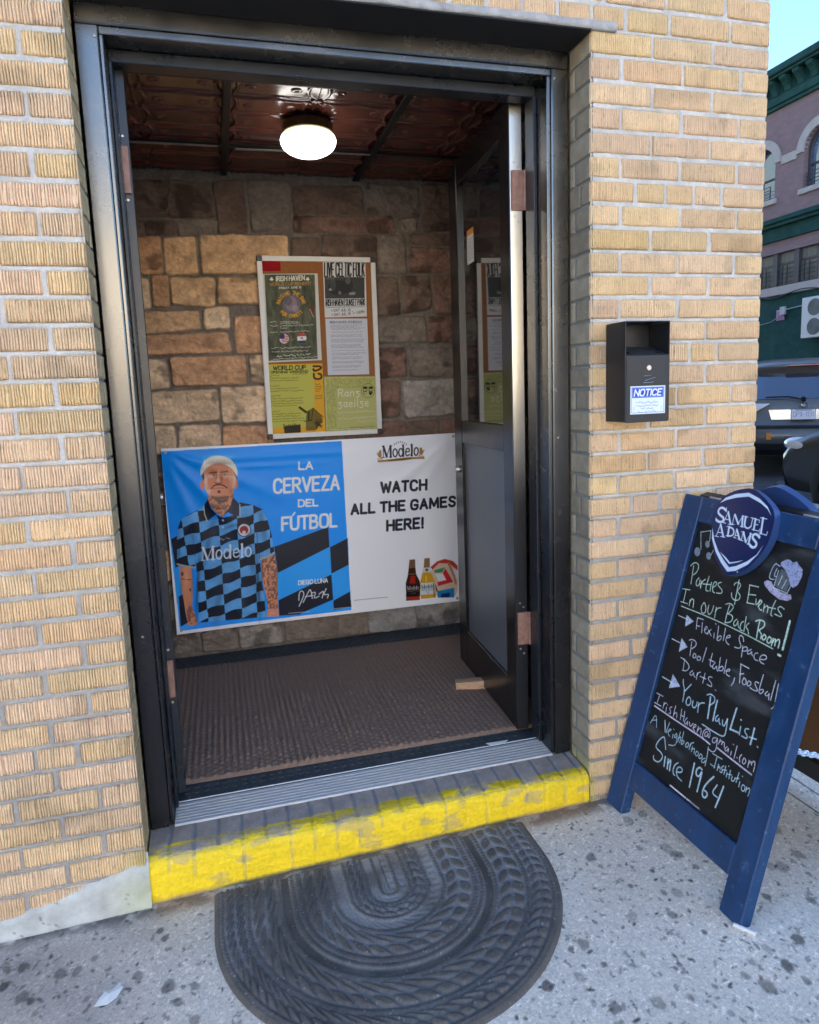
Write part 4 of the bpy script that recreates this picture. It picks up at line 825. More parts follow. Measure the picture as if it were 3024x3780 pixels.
for s in ((490, 455, 26, 16, (246, 214, 204), .8), (612, 455, 30, 16, (240, 200, 186), .7), (520, 425, 40, 12, (150, 84, 58), .45), (615, 418, 40, 12, (150, 84, 58), .45), (555, 440, 12, 40, (250, 205, 185), .6), (586, 470, 9, 26, (150, 88, 62), .5), (480, 505, 26, 22, (236, 130, 100), .6), (640, 500, 30, 26, (232, 138, 108), .55), (560, 350, 90, 14, (150, 92, 62), .5), (455, 500, 12, 70, (250, 222, 205), .6), (694, 480, 12, 60, (252, 226, 212), .65),
          (560, 630, 80, 16, (86, 56, 46), .7), (565, 600, 26, 10, (240, 156, 130), .5), (560, 690, 70, 26, (120, 74, 58), .5), (600, 735, 20, 22, (240, 170, 140), .4), (660, 560, 16, 50, (176, 98, 72), .5), (565, 300, 110, 18, (246, 246, 236), .6), (440, 360, 14, 50, (250, 250, 245), .5),
          (290, 1300, 16, 90, (246, 178, 140), .55), (250, 1350, 10, 120, (150, 88, 66), .5), (340, 1350, 9, 120, (160, 92, 68), .5), (320, 1560, 18, 60, (150, 92, 72), .5), (1000, 1300, 20, 120, (200, 150, 124), .35), (925, 1250, 9, 120, (110, 76, 62), .6), (1050, 1300, 9, 160, (120, 82, 66), .5), (1010, 1590, 30, 20, (240, 170, 150), .5),
          (470, 1000, 26, 220, (10, 18, 34), .28, .25), (820, 1050, 26, 260, (8, 14, 30), .32, -.15), (620, 1200, 60, 300, (150, 205, 245), .14, .1), (300, 850, 30, 100, (160, 210, 245), .2, .5), (930, 860, 26, 130, (10, 16, 30), .35, -.2), (560, 1480, 30, 200, (8, 16, 32), .25, .12), (760, 1500, 40, 180, (150, 205, 245), .14, -.1), (890, 1350, 18, 260, (8, 14, 28), .5, -.05), (385, 1350, 14, 260, (8, 14, 28), .45, .05), (520, 900, 40, 60, (150, 205, 245), .16, .8), (660, 860, 70, 12, (8, 14, 28), .3, -.3), (230, 1050, 14, 130, (8, 14, 28), .3)): soft(*s)
W = (232, 236, 240)
for s, a, b, h, wd in (('LA', (1232, 386), (1345, 382), 58, 15), ('CERVEZA', (1024, 584), (1566, 551), 112, 22), ('DEL', (1228, 698), (1388, 690), 54, 15), ('DIEGO LUNA', (1228, 1352), (1470, 1330), 33, 8)): text(cv, s, a, b, h, wd, W, gap=.2)
text(cv, 'FUTBOL', (1092, 896), (1545, 862), 105, 22, W); cv.stroke([(1180, 772), (1196, 748)], 13, W)
for s in parse('1230,1482 1234,1412 1260,1400 1276,1430 1252,1490 1232,1532|1266,1500 1300,1430 1328,1378 1342,1466|1284,1452 1348,1440|1340,1420 1374,1410 1352,1470 1400,1446|1398,1430 1442,1396 1424,1462|1458,1384 1432,1440 1482,1426 1468,1462', 1, 0, 0): cv.stroke(smoothpts(s), 8, W)
cv.stroke([(1145, 1592), (1315, 1576)], 7, (200, 205, 210), .8); cv.stroke([(1525, 1552), (1655, 1538)], 7, (200, 205, 210), .8)
# serif word mark, letters built from thick and thin strokes
def wordmark(c, a, b, h, col):
    a = np.array(a, float); ux = (np.array(b, float)-a)/4.15; uy = np.array((0, -h), float); T = lambda x, y: tuple(a+ux*x+uy*y); th, tn = .17*h, .065*h
    def L(p, wd): c.stroke([T(*q) for q in p], wd, col)
    L([(.12, 0), (.12, 1)], tn); L([(.14, 1), (.5, .04)], th); L([(.5, .04), (.9, 1)], tn); L([(.95, 1), (.95, 0)], th)
    for x0, x1, y in ((0, .26, 0), (.8, 1.1, 0), (0, .24, 1), (.86, 1.1, 1)): L([(x0, y), (x1, y)], tn*.9)
    def O(cx): c.stroke([T(cx+.235*math.cos(t), .35+.35*math.sin(t)) for t in np.linspace(0, 2*np.pi, 24)], .11*h, col)
    O(1.45); O(2.1); L([(2.38, 0), (2.38, 1.0)], .15*h); L([(2.28, 1), (2.38, 1)], tn)
    L(smoothpts([(2.66, .38), (3.08, .38), (3.04, .66), (2.78, .7), (2.62, .4), (2.68, .08), (2.9, 0), (3.1, .12)]), .10*h); L([(3.35, 0), (3.35, 1)], .16*h); L([(3.25, 0), (3.47, 0)], tn); L([(3.25, 1), (3.35, 1)], tn); O(3.85)
wordmark(cv, (418, 1150), (838, 1112), 108, (214, 226, 238))
cv.map = m5; cv.k = abs(m5(1000, 800)[0]-m5(900, 800)[0])/100
GO = (160, 124, 62); wordmark(cv, (490, 368), (880, 345), 118, (24, 26, 36))
cv.poly([(438, 398), (560, 388), (640, 378), (800, 366), (936, 362), (938, 384), (810, 388), (690, 404), (560, 412), (440, 418)], GO); cv.stroke([(560, 400), (690, 392), (800, 378)], 12, (110, 82, 36))
for x, y, s in ((464, 338, 1), (906, 310, -1)): cv.ell(x, y, 20, 34, GO); cv.ell(x+6*s, y-34, 14, 14, GO); cv.stroke([(x-18*s, y+10), (x-30*s, y-20)], 7, GO); cv.stroke([(x+14*s, y+24), (x+24*s, y+44)], 9, GO); cv.stroke([(x-24, y+46), (x+26, y+44)], 8, GO)
for k in range(7): t = k/6; cv.stroke([(618+128*t, 236-26*math.sin(math.pi*t)), (622+128*t, 222-26*math.sin(math.pi*t))], 6, (70, 72, 84))
D = (30, 33, 46)
for s, a, b, h in (('WATCH', (482, 742), (958, 710), 102), ('ALL THE GAMES', (165, 976), (1272, 888), 98), ('HERE!', (546, 1152), (928, 1120), 102)): text(cv, s, a, b, h, 26, D, gap=.26)
cv.stroke([(190, 1902), (550, 1866)], 4, (60, 64, 76), .8)
cv.poly(smoothpts([(1000, 1650), (1020, 1560), (1080, 1490), (1160, 1458), (1240, 1475), (1298, 1530), (1304, 1800), (1262, 1868), (1086, 1872), (1040, 1800), (1000, 1650)]), (216, 192, 166))
cv.poly([(1008, 1545), (1080, 1482), (1160, 1456), (1250, 1480), (1300, 1530), (1302, 1580), (1210, 1505), (1100, 1500), (1030, 1570)], (186, 56, 40)); cv.poly([(1048, 1578), (1166, 1545), (1132, 1602), (1054, 1606)], (60, 140, 84)); cv.poly([(1058, 1622), (1140, 1610), (1178, 1682), (1098, 1702)], (226, 226, 230)); cv.poly([(1168, 1558), (1252, 1702), (1088, 1748), (1084, 1704), (1178, 1682), (1140, 1610)], (200, 40, 52)); cv.poly([(1080, 1802), (1262, 1766), (1262, 1866), (1086, 1872)], (32, 130, 190)); cv.poly([(1124, 1832), (1216, 1816), (1212, 1866), (1120, 1868)], (24, 48, 96)); cv.poly([(1230, 1560), (1290, 1570), (1302, 1640), (1276, 1690)], (220, 214, 226)); cv.stroke([(1200, 1500), (1262, 1640), (1280, 1720)], 22, (178, 120, 84)); cv.stroke([(1000, 1600), (1046, 1700), (1080, 1800)], 16, (60, 70, 60))
b1 = [(785, 1466), (842, 1462), (846, 1540), (856, 1620), (892, 1692), (900, 1724), (896, 1896), (750, 1906), (745, 1716), (766, 1640), (776, 1560)]; cv.poly(b1, (52, 16, 12)); cv.poly(b1[:2]+[(846, 1552), (780, 1558)], (120, 88, 62)); cv.poly([(795, 1640), (845, 1636), (850, 1720), (785, 1724)], (168, 32, 22)); cv.poly([(746, 1738), (900, 1728), (898, 1848), (748, 1860)], (28, 18, 16)); cv.poly([(756, 1866), (894, 1858), (892, 1890), (756, 1898)], (182, 44, 28)); wordmark(cv, (760, 1790), (886, 1782), 36, (214, 214, 214)); cv.stroke([(760, 1806), (886, 1798)], 5, GO); cv.stroke([(770, 1622), (852, 1618)], 6, GO); scribble(cv, (800, 1832), (850, 1828), 16, 4, (210, 210, 210))
b2 = [(944, 1450), (1000, 1447), (1000, 1540), (1016, 1610), (1052, 1690), (1062, 1716), (1066, 1870), (906, 1886), (900, 1702), (920, 1620), (936, 1545)]; cv.poly(b2, (206, 156, 30)); cv.poly(b2[:2]+[(1002, 1546), (936, 1552)], (136, 106, 72)); cv.poly([(932, 1552), (1008, 1546), (1018, 1600), (922, 1606)], (214, 212, 206)); cv.ell(970, 1574, 16, 16, (90, 80, 80)); cv.poly([(902, 1718), (1056, 1706), (1060, 1832), (906, 1844)], (216, 218, 222)); wordmark(cv, (912, 1778), (1048, 1766), 40, (40, 70, 80)); cv.stroke([(912, 1794), (1048, 1784)], 5, (60, 120, 130)); cv.stroke([(965, 1800), (982, 1828), (1000, 1796)], 4, (90, 150, 160)); cv.stroke([(962, 1640), (962, 1700)], 14, (236, 200, 80)); cv.stroke([(1044, 1720), (1050, 1860)], 14, (120, 70, 20), .8)
cv.rect(1284, 1862, 1294, 1888, (40, 42, 52))
def banner_place(X, Z):
    x0, x1, z0, z1 = bt; s = (X-x0)/(x1-x0); t = (Z-z0)/(z1-z0)
    Y = 1.4835+.002*np.sin(s*9+t*4)
    for (cx, cz, ang, wd, am) in ((0, 1, -.9, .05, .006), (0, 1, -.45, .045, .005), (0, 1, -1.25, .05, .004), (1.446, .897, -2.5, .05, .006), (1.446, .897, -2.2, .06, .005), (1.446, .897, -2.85, .04, .004)):
        px = X-x0-(cx if cx else 0); pz = Z-z0-(.896 if cz == 1 else cz); al = px*math.cos(ang)+pz*math.sin(ang); pe = -px*math.sin(ang)+pz*math.cos(ang); wv = wd*(.35+1.0*np.clip(al, 0, 1)); Y = Y-1.5*am*np.exp(-(pe/wv)**2)*sstep(.02, .12, al)*sstep(.75, .25, al)
    Y = Y-.004*np.exp(-((t-.93)/.02)**2)*sstep(.02, .2, s)*sstep(.75, .4, s)-.003*np.exp(-((t-.88)/.015)**2)*sstep(.1, .3, s)*sstep(.6, .3, s)+.003*(fbm(X*6, Z*6, 3)-.5)
    Y = Y-.006*sstep(.06, 0, t)*(s-.5)**2*4
    dx = .016*(1-t)*(1-s)-.010*(1-t)*s; dz = -.006*np.sin(s*np.pi)*t+.004*np.sin(s*5)*(1-t)
    return np.stack([X, Y, Z+dz*.4], -1)
ban = cv.mesh('banner', M_VINYL, None, banner_place); tag(ban, 'blue and white vinyl beer banner picturing a man in a checked shirt', 'banner')
for x, z in ((.038, 1.128), (1.450, 1.130), (.042, .268), (1.447, .266)): MB().cyl((x, 1.490, z), (x, 1.474, z), .009, 16, .006).done('grommet', M_SCREW, ban)

# ------------------------------------------------------------------ wall ashtray
ash = empty('wall_ashtray', (1.51, 0, 1.25)); tag(ash, 'black metal cigarette receptacle with blue and white notice, fixed to the brick pier', 'ashtray')
TM = Matrix.Translation((-1.51, 0, -1.25)); ax0, ax1 = 1.436, 1.586
mb = MB(); mb.box(ax0, ax0+.003, -.103, .001, 1.252, 1.541, .0008, TM); mb.box(ax1-.003, ax1, -.103, .001, 1.252, 1.541, .0008, TM); mb.box(ax0+.003, ax1-.003, -.004, .001, 1.252, 1.541, 0, TM); mb.box(ax0+.0005, ax1-.0005, -.104, .001, 1.5412, 1.5445, .001, TM); mb.box(ax0+.003, ax1-.003, -.1, -.004, 1.252, 1.2555, 0, TM); mb.done('housing', M_BLACK, ash)
mb = MB(); mb.box(ax0+.0035, ax1-.0035, -.1045, -.1005, 1.250, 1.446, .0012, TM); fd = mb.done('front_door', M_BLACK, ash)
Mt = TM @ Matrix.Translation((0, -.1025, 1.4465)) @ Matrix.Rotation(R(18), 4, 'X')
mb = MB()
for a, b, c_, d_ in ((ax0+.004, ax0+.012, 0, .094), (ax0+.032, ax1-.032, 0, .094), (ax1-.012, ax1-.004, 0, .094), (ax0+.0122, ax0+.0318, 0, .022), (ax0+.0122, ax0+.0318, .042, .094), (ax1-.0318, ax1-.0122, 0, .022), (ax1-.0318, ax1-.0122, .042, .094)): mb.box(a, b, c_, d_, -.002, 0, 0, Mt)
mb.done('ash_shelf', mat('ash_dusted_steel', (.035, .037, .04), .55, noise=.7, nscale=45), ash)
mb = MB(); mb.cyl((1.513-1.51, -.1046, 1.409-1.25), (1.513-1.51, -.108, 1.409-1.25), .0085, 20, .0075); mb.done('lock', M_SCREW, fd)
mb = MB()
for p, q in (((1.499, 1.386), (1.523, 1.387)), ((1.501, 1.372), (1.536, 1.381)), ((1.497, 1.366), (1.526, 1.3665)), ((1.526, 1.3665), (1.529, 1.369))): mb.tube([(p[0]-1.51, -.1047, p[1]-1.25), (q[0]-1.51, -.1047, q[1]-1.25)], .0008, 6)
mb.done('cigarette_emblem', M_ALU, fd)
cv = Canvas(0, .118, 0, .082, .0009, (224, 232, 234)); cv.stroke([(.004, .004), (.114, .004), (.114, .078), (.004, .078), (.004, .004)], .0012, (90, 110, 190)); cv.rect(.006, .048, .112, .077, (40, 66, 178)); cv.stroke([(.0085, .0505), (.1095, .0505), (.1095, .0745), (.0085, .0745), (.0085, .0505)], .001, (170, 190, 230))
cv.map = lambda x, y: (x, -y); text(cv, 'NOTICE', (.013, -.054), (.103, -.054), .0175, .0042, (236, 240, 244), slant=.2, gap=.2); cv.map = lambda x, y: (x, y)
for k, (a, b) in enumerate(((.018, .092), (.020, .094), (.036, .078), (.026, .088))): scribble(cv, (a, .037-.0092*k), (b, .037-.0092*k), .006, .0013, (92, 106, 150), .85)
for x in (.008, .103): cv.stroke([(x, .008), (x+.003, .022), (x+.005, .010)], .001, (150, 180, 215), .7)
cv.mesh('notice_label', M_PRINT, fd, lambda X, Z: np.stack([1.4525+X-1.51, 0*X-.1053, 1.2745+Z-1.25], -1))

# ------------------------------------------------------------------ half-round rubber doormat
px0, L1 = .650, .150; r_ = np.concatenate([[.0015], np.arange(.004, .476, .0031)]); 
nT = 520; tt = np.linspace(0, 1, nT); Vs = []; Hs = []; Cs = []
bands = [(0, .018, 'g'), (.018, .03, 'r'), (.03, .05, 'g'), (.05, .064, 'r'), (.064, .102, 'b'), (.102, .116, 'r'), (.116, .146, 'g'), (.146, .160, 'r'), (.160, .232, 'B'), (.232, .252, 'r'), (.252, .268, 'r'), (.268, .290, 'G'), (.290, .305, 'r'), (.305, .378, 'B'), (.378, .394, 'r'), (.394, .448, 'b'), (.448, .462, 'r'), (.462, .48, 'e')]
for r in r_:
    Ls = L1; tot = 2*Ls+math.pi*r; s = tt*tot
    x = np.where(s < Ls, px0+r, np.where(s > Ls+math.pi*r, px0-r, px0+r*np.cos((s-Ls)/r))); y0 = -.028-Ls
    y = np.where(s < Ls, -.028-s, np.where(s > Ls+math.pi*r, -.028-(tot-s), y0-r*np.sin((s-Ls)/max(r, 1e-6))))
    for a, b, k in bands:
        if a <= r < b: break
    f = (r-a)/(b-a); h = .0
    if k == 'r': ph = (s/.013) % 1; h = .009+.004*math.sin(math.pi*f)*np.sin(np.pi*ph)**.6
    elif k in 'bB' and True:
        n = 2 if k == 'b' else 2; per = .034 if k == 'b' else .05; g = f*n; j = int(min(g, n-1)); fr_ = g-j; sk = (1 if j == 0 else -1)*.55*per*fr_; ph = ((s+sk+.5*per*j)/per) % 1; wob = fbm(s*60, s*0+r*60, 2)-.5; cell = np.clip(np.sin(np.pi*fr_), 0, 1)**.5*np.clip(np.sin(np.pi*ph), 0, 1)**.6; h = .0065+.0085*sstep(.25, .8, cell)*(1+.5*wob)
    elif k == 'G': h = .003+.0*s
    elif k == 'g': h = .0065+.001*np.sin(s/.004)
    else: h = .010*(1-max(0, (r-.466)/.010))+0*s
    h = h+.0022*(fbm(x*110, y*110, 3)-.5); Vs.append(np.stack([x, y, GZ(x)+.003+h*.72], -1)); nn = fbm(x*14, y*14, 4); sc = sstep(.86, .89, fbm(x*260+7, y*260, 2))
    cbase = np.array([.128, .116, .103])*(.7+.7*nn[:, None]); dust = (sstep(.0125, .0075, h)*.8*(k not in 'eG')*(.25+.75*sstep(.25, .6, fbm(x*8+3, y*8, 3)))*(.35+.65*sstep(-.5, -.12, y)))[:, None]; cbase = cbase*(1-dust)+np.array([.40, .385, .365])*dust; cbase = cbase*(1-sc[:, None]*.8)+np.array([.5, .5, .48])*sc[:, None]*.8; Cs.append(cbase)
Vs = np.array(Vs); Cs = np.array(Cs); rim = Vs[-1].copy(); rim[:, 2] = GZ(rim[:, 0])-.001; Vs = np.concatenate([Vs, rim[None]]); Cs = np.concatenate([Cs, Cs[-1:]])
dm = npmesh('doormat', Vs.reshape(-1, 3), gridfaces(len(Vs), nT, flip=False), M_RUBBER, None, Cs.reshape(-1, 3)); tag(dm, 'half oval black rubber doormat with braided rings on the pavement before the yellow step', 'doormat')

# ------------------------------------------------------------------ A-frame chalkboard sign
SB = np.array([1.435, -.012, float(GZ(1.435))+.002]); e_ = np.array([.0278, -.9996, 0.]); a16 = R(16); up_ = np.array([.2755271, .00766272, .9612617]); nrm = -np.cross(e_, up_); nrm = nrm if nrm[0] < 0 else -nrm
sb = empty('sandwich_board', tuple(SB)); tag(sb, 'blue framed A-frame chalkboard sign with white chalk writing standing beside the brick pier', 'sandwich board')
ML = Matrix(((e_[0], -nrm[0], up_[0], 0), (e_[1], -nrm[1], up_[1], 0), (e_[2], -nrm[2], up_[2], 0), (0, 0, 0, 1)))      # local: x across, y into the board, z up the slope
Wd, Hh = .594, 1.052
mb = MB(); mb.box(0, .082, 0, .036, 0, Hh, .003, ML); mb.box(Wd-.074, Wd, 0, .036, 0, Hh, .003, ML); mb.box(.0825, Wd-.0745, .001, .035, .972, Hh, .003, ML); mb.box(.0825, Wd-.0745, .001, .035, .094, .180, .003, ML); mb.done('front_frame', M_BLUE, sb)
def sbm(px, py): p = on_plane(px, py, SB, nrm)-SB; return (float(p @ e_), float(p @ up_))
cv = Canvas(.080, Wd-.073, .178, .974, .0011, (24, 25, 26)); smu = fbm(cv.X*7, cv.Z*7, 4); cv.a[:] = cv.a*(.85+.3*smu[..., None])+44*sstep(.52, .72, fbm(cv.X*5+3, cv.Z*13, 5))[..., None]*np.array([.9, .95, 1.]); cv.map = sbm; cv.k = abs(sbm(2700, 2500)[1]-sbm(2700, 2600)[1])/100*1.08
TC = {'1': (2480, 2050, .27826), '2': (2420, 2250, .27826), '3': (2380, 2480, .27826), '4': (2340, 2620, .27826), 'N': (2450, 1780, .33275)}
G1 = (196, 224, 206); G2 = (206, 208, 222); G3 = (186, 214, 226)
CH = [('1', G1, 3.0, '213,370 240,200 250,130|210,130 250,90 300,90 322,140 290,220 245,250|320,290 285,330 280,390 310,400 335,350 335,305 330,360 340,410|340,430 355,330|350,370 375,330 405,310|455,270 415,400 410,460 440,465|370,370 470,380|485,350 465,470|500,420 550,390 555,340 515,350 500,420 500,470 525,490|615,350 570,360 575,400 630,450 620,500 550,490|850,320 820,470 790,640|785,390 800,350 860,355 875,400 820,470 870,520 850,585 790,590 750,550 750,490|990,385 1105,410|990,390 975,520 955,620|955,620 1050,640|985,510 1070,520|1075,570 1070,670 1130,580|1100,670 1150,620 1150,580 1115,610 1105,680 1130,720 1150,715|1170,740 1185,640|1180,690 1220,650 1235,690 1220,750|1335,590 1290,680 1265,780 1285,795|1240,680 1330,700|1445,705 1400,665 1360,690 1370,730 1415,780 1405,812 1320,770'),
 ('1', G1, 3.0, '105,435 200,450|150,445 115,610|80,605 170,635|190,660 205,580|195,620 230,560 255,590 240,685|85,665 450,810 900,1020 1295,1232|385,620 345,680 355,760 400,760 415,700 400,630 385,620|450,655 430,730 450,785 490,750 515,660|525,820 550,680|535,740 565,690 612,690|725,650 680,800 665,880|675,640 725,625 775,660 770,700 700,770|700,770 750,780 770,820 740,880 665,885|820,840 780,870 775,920 800,930 830,890 835,850 835,930 855,960|910,870 880,880 860,940 870,985 890,990|945,805 925,920 912,1000|980,890 930,940 965,970 975,1040'),
 ('1', G1, 4.0, '1125,860 1100,960 1080,1090|1070,865 1120,845 1190,870 1185,940 1110,985|1110,985 1150,1040 1135,1095|1180,1040 1150,1080 1165,1120 1200,1100 1205,1060 1180,1040|1250,1070 1215,1110 1225,1160 1265,1150 1280,1100 1250,1070|1275,1190 1300,1095|1290,1150 1320,1100 1335,1110 1320,1190|1330,1140 1370,1100 1390,1130 1365,1220'), ('1', G1, 6.5, '1520,865 1480,1030 1425,1240|1365,1310 1395,1325'),
 ('1', G2, 2.8, '50,790 150,835|300,820 378,845|300,820 290,890 283,970|290,925 330,935|365,885 355,1020|390,985 430,960 425,935 400,945 390,1000 410,1030 440,1035|445,985 480,1060|480,975 425,1030|520,1025 515,1090|538,898 544,904|580,930 560,1080 555,1120 590,1125 620,1080 600,1050 565,1090|670,960 640,1120|680,1090 735,1080 730,1050 690,1060 670,1120 690,1160 715,1178|910,1135 905,1080 870,1045 845,1090 860,1150 880,1200 850,1230 790,1210|900,1195 880,1340|895,1230 930,1200 965,1220 950,1265 895,1260|1010,1240 965,1260 955,1300 990,1305 1020,1260 1015,1310 1030,1325|1095,1290 1060,1290 1040,1340 1060,1380 1100,1390|1120,1370 1190,1380 1220,1350 1190,1310 1140,1320 1115,1370 1130,1410 1175,1435'),
 ('2', G2, 2.9, '178,382 285,435|440,420 425,520 415,605|405,400 445,385 500,420 495,480 435,515|470,575 450,610 465,640 495,625 495,590 470,575|530,610 505,640 515,670 550,665 560,630 530,610|635,500 605,600 580,685|712,575 685,680 680,745 715,750|670,660 740,690|750,700 715,735 715,775 745,780 770,735 768,780 780,810|818,630 795,790|800,770 840,740 860,770 840,810 795,800|900,660 865,840|890,810 945,810 940,780 905,790 890,830 905,865 940,880|1005,900 990,960 960,1000|1085,715 1195,775|1090,715 1080,830 1070,965|1075,850 1125,845|1130,900 1100,950 1120,995 1155,985 1160,930 1130,900|1195,940 1165,970 1175,1010 1215,1000 1225,960 1195,940|1325,970 1285,945 1270,980 1300,1040 1310,1080 1245,1060 1210,1030|1385,860 1345,1000 1320,1090 1350,1115 1390,1080 1380,1050 1340,1060|1440,1080 1405,1110 1415,1140 1450,1135 1465,1100 1455,1160 1455,1190|1550,935 1510,1080 1480,1195|1585,980 1560,1100 1540,1215|1535,1260 1520,1290 1490,1310|295,630 345,660|345,660 325,790|335,650 400,720 405,770 370,810 315,800|450,805 415,830 415,865 450,865 465,820 465,870 485,895|500,920 515,835|505,870 525,830 555,825|615,840 595,920 583,970|550,880 625,915|710,895 665,880 655,920 705,975 700,1025 640,985|750,1062 758,1068'),
 ('3', G3, 3.6, '195,60 320,135|472,95 468,150 490,230 462,390|575,160 490,250|540,325 505,375 510,435 550,440 575,390 560,335 540,325|600,380 585,440 605,475 640,460 655,395|660,530 675,405|665,450 700,405 748,408|785,300 830,285 890,330 885,400 815,440|930,570 895,600 895,650 925,650 945,600 940,660 955,690|990,635 985,700 1010,720 1055,620|1055,620 1035,780 1015,845 975,850 870,790 720,690|1228,720 1210,830|1230,630 1240,635|1335,755 1290,745 1280,790 1315,840 1310,885 1240,845|1340,860 1435,890|1446,984 1454,998'), ('3', G3, 5.4, '830,330 815,460 792,610|920,375 890,500 862,640|1175,480 1130,620 1090,755|1090,755 1195,800|1410,745 1380,870 1355,955'),
 ('3', (214, 206, 226), 2.8, '120,275 205,320|160,300 125,405|90,400 175,450|200,480 220,400|210,440 230,410 250,410|248,465 240,520|260,433 264,437|320,460 285,475 305,520 300,555 280,540|370,445 335,590|345,560 370,530 390,550 380,605|450,490 430,630|490,520 470,650|440,575 485,590|520,605 490,640 485,680 510,690 530,640 525,700|550,660 560,730 600,680|595,740 640,720 635,690 610,700 600,750 620,785|650,800 670,720|660,770 690,735 710,760 695,830|790,790 755,800 750,850 780,855 800,800 795,870 820,860 825,790 790,745 745,770 720,830 735,890|905,870 860,870 850,930 890,940 920,880|920,880 910,990 890,1050 850,1060 805,1020|935,950 960,890|955,920 980,905 985,940 975,960|985,930 1015,925 1010,1000|1050,990 1020,1010 1020,1045 1050,1040 1070,1000 1060,1060|1105,1050 1095,1100|1130,957 1138,962|1180,980 1140,1140|1176,1132 1184,1138|1240,1095 1210,1130 1215,1190|1270,1140 1245,1190 1265,1225 1300,1190 1290,1150 1270,1140|1320,1260 1340,1170|1335,1210 1365,1175 1370,1230|1370,1210 1410,1170 1420,1220 1395,1320'), ('3', (214, 206, 226), 4.6, '90,445 400,660 720,870 820,955|920,1005 1100,1150 1370,1360'),
 ('4', G3, 2.7, '180,170 260,35 260,230|200,135 265,130|370,290 372,135|372,135 385,300|385,300 432,165|405,290 450,270 455,250 425,255 410,310 430,345|480,320 470,370|488,253 492,258|525,310 495,340 500,370 530,350 530,310 530,420 500,470 460,470 420,460|575,290 540,420|550,380 575,350 585,370 565,430|620,285 585,440 590,460 625,430 620,400 595,410|665,430 640,460 650,500 680,480 685,440 665,430|690,520 710,440|700,480 720,440 750,430|720,550 735,480|730,520 765,500 755,580|790,545 770,580 780,610 810,600 815,560 790,545|840,580 815,620 825,645 860,635 865,600 840,580|945,490 930,600 900,740|900,640 860,650 850,690 885,700 905,670|1000,575 1125,650|1060,620 1020,770|970,715 1030,760|1060,800 1080,720|1070,770 1095,740 1100,790|1150,740 1115,760 1130,800 1120,835 1095,815|1175,745 1150,850|1130,790 1185,800|1190,830 1180,890|1213,743 1217,747|1235,800 1215,910|1195,850 1250,860|1260,880 1245,930 1270,950 1300,910|1350,830 1310,960|1290,900 1350,910|1360,950 1345,1020|1393,878 1397,882|1400,990 1375,1030 1390,1080 1425,1070 1430,1010 1400,990|1435,1090 1450,1020|1445,1050 1490,1030 1490,1080 1465,1140'),
 ('4', G3, 3.8, '380,520 370,370 350,350 290,400 250,470 260,510 320,560 345,620 300,690 245,680 215,640 220,605|545,700 505,720 475,790 480,850 500,865|520,820 590,830 605,790 570,750 530,770 520,830 535,890 590,940|1060,995 985,1100 1065,1160'), ('4', G3, 5.2, '375,620 358,745|400,780 415,650|410,710 455,640 430,800|760,705 725,870 693,1020|860,790 830,755 785,790 780,860 820,890 865,800 840,900 795,1080|1015,885 930,960 870,1050 860,1140 900,1170 935,1120 915,1080 880,1060|1145,1015 1090,1160 1035,1290'), ('4', (226, 222, 232), 5.0, '440,1000 640,1165|660,1180 780,1280|792,1288 820,1310'),
 ('N', (190, 208, 214), 2.6, '380,740 380,545|380,545 490,530|490,530 475,650|490,800 570,650|570,650 578,715|1240,970 1180,1160|1180,1160 1330,1225|1330,1225 1368,1150|1210,895 1180,920 1130,1040 1150,1070 1190,1070|1210,895 1255,925|1220,950 1185,1030 1210,1040|1280,1030 1235,1130|1325,1080 1275,1170')]
def chalk_poly(crop, s, col, a=1.0):
    ox, oy, k = TC[crop]; P = parse(s, k, ox, oy)[0]; sl, c = cv.polymask(P); t = fbm(cv.X[sl]*260, cv.Z[sl]*260, 3); cv.blend(sl, c*a*np.clip(.45+1.1*t, 0, 1), col)
def ellp(cx, cy, rx, ry): return ' '.join('%f,%f' % (cx+rx*math.cos(t), cy+ry*math.sin(t)) for t in np.linspace(0, 6.28, 20))
chalk_poly('N', '1270,950 1185,1140 1320,1215 1370,1090 1330,990', (92, 98, 104)); chalk_poly('N', '1210,898 1130,1040 1190,1068 1248,930', (50, 54, 62)); chalk_poly('N', '1075,1100 1110,1080 1160,1095 1180,1150 1260,1210 1330,1235 1375,1240 1380,1290 1330,1310 1240,1290 1140,1210 1085,1140', (178, 174, 202)); chalk_poly('N', '1265,880 1320,850 1360,850 1400,885 1440,870 1470,920 1505,960 1500,1030 1450,1130 1400,1165 1365,1140 1350,1050 1320,980 1290,940 1260,915', (160, 168, 204))
for q in (ellp(340, 765, 33, 50), ellp(452, 680, 24, 40), ellp(465, 810, 27, 42)): chalk_poly('N', q, (128, 144, 158))
for q, cr in (('155,780 250,870 135,940', '1'), ('305,370 385,490 268,555', '2'), ('335,20 430,190 280,210', '3')): chalk_poly(cr, q, (190, 198, 222))
for cr, c_, wd, s in CH:
    ox, oy, k = TC[cr]
    for p in parse(s, k, ox, oy): cv.stroke(smoothpts(p, 2) if len(p) > 2 else p, wd*1.35, [min(255, q*1.12) for q in c_], 1., tex=.4)
chalk_poly('4', '560,1180 700,1280 900,1430 1000,1330 800,1230', (40, 41, 43), .4)
sbp = lambda X, Z, d: np.stack([X*e_[0]-d*nrm[0]+Z*up_[0], X*e_[1]-d*nrm[1]+Z*up_[1], X*e_[2]-d*nrm[2]+Z*up_[2]], -1)
cv.mesh('chalkboard', M_CHALK, sb, lambda X, Z: sbp(X, Z, .012+0*X))
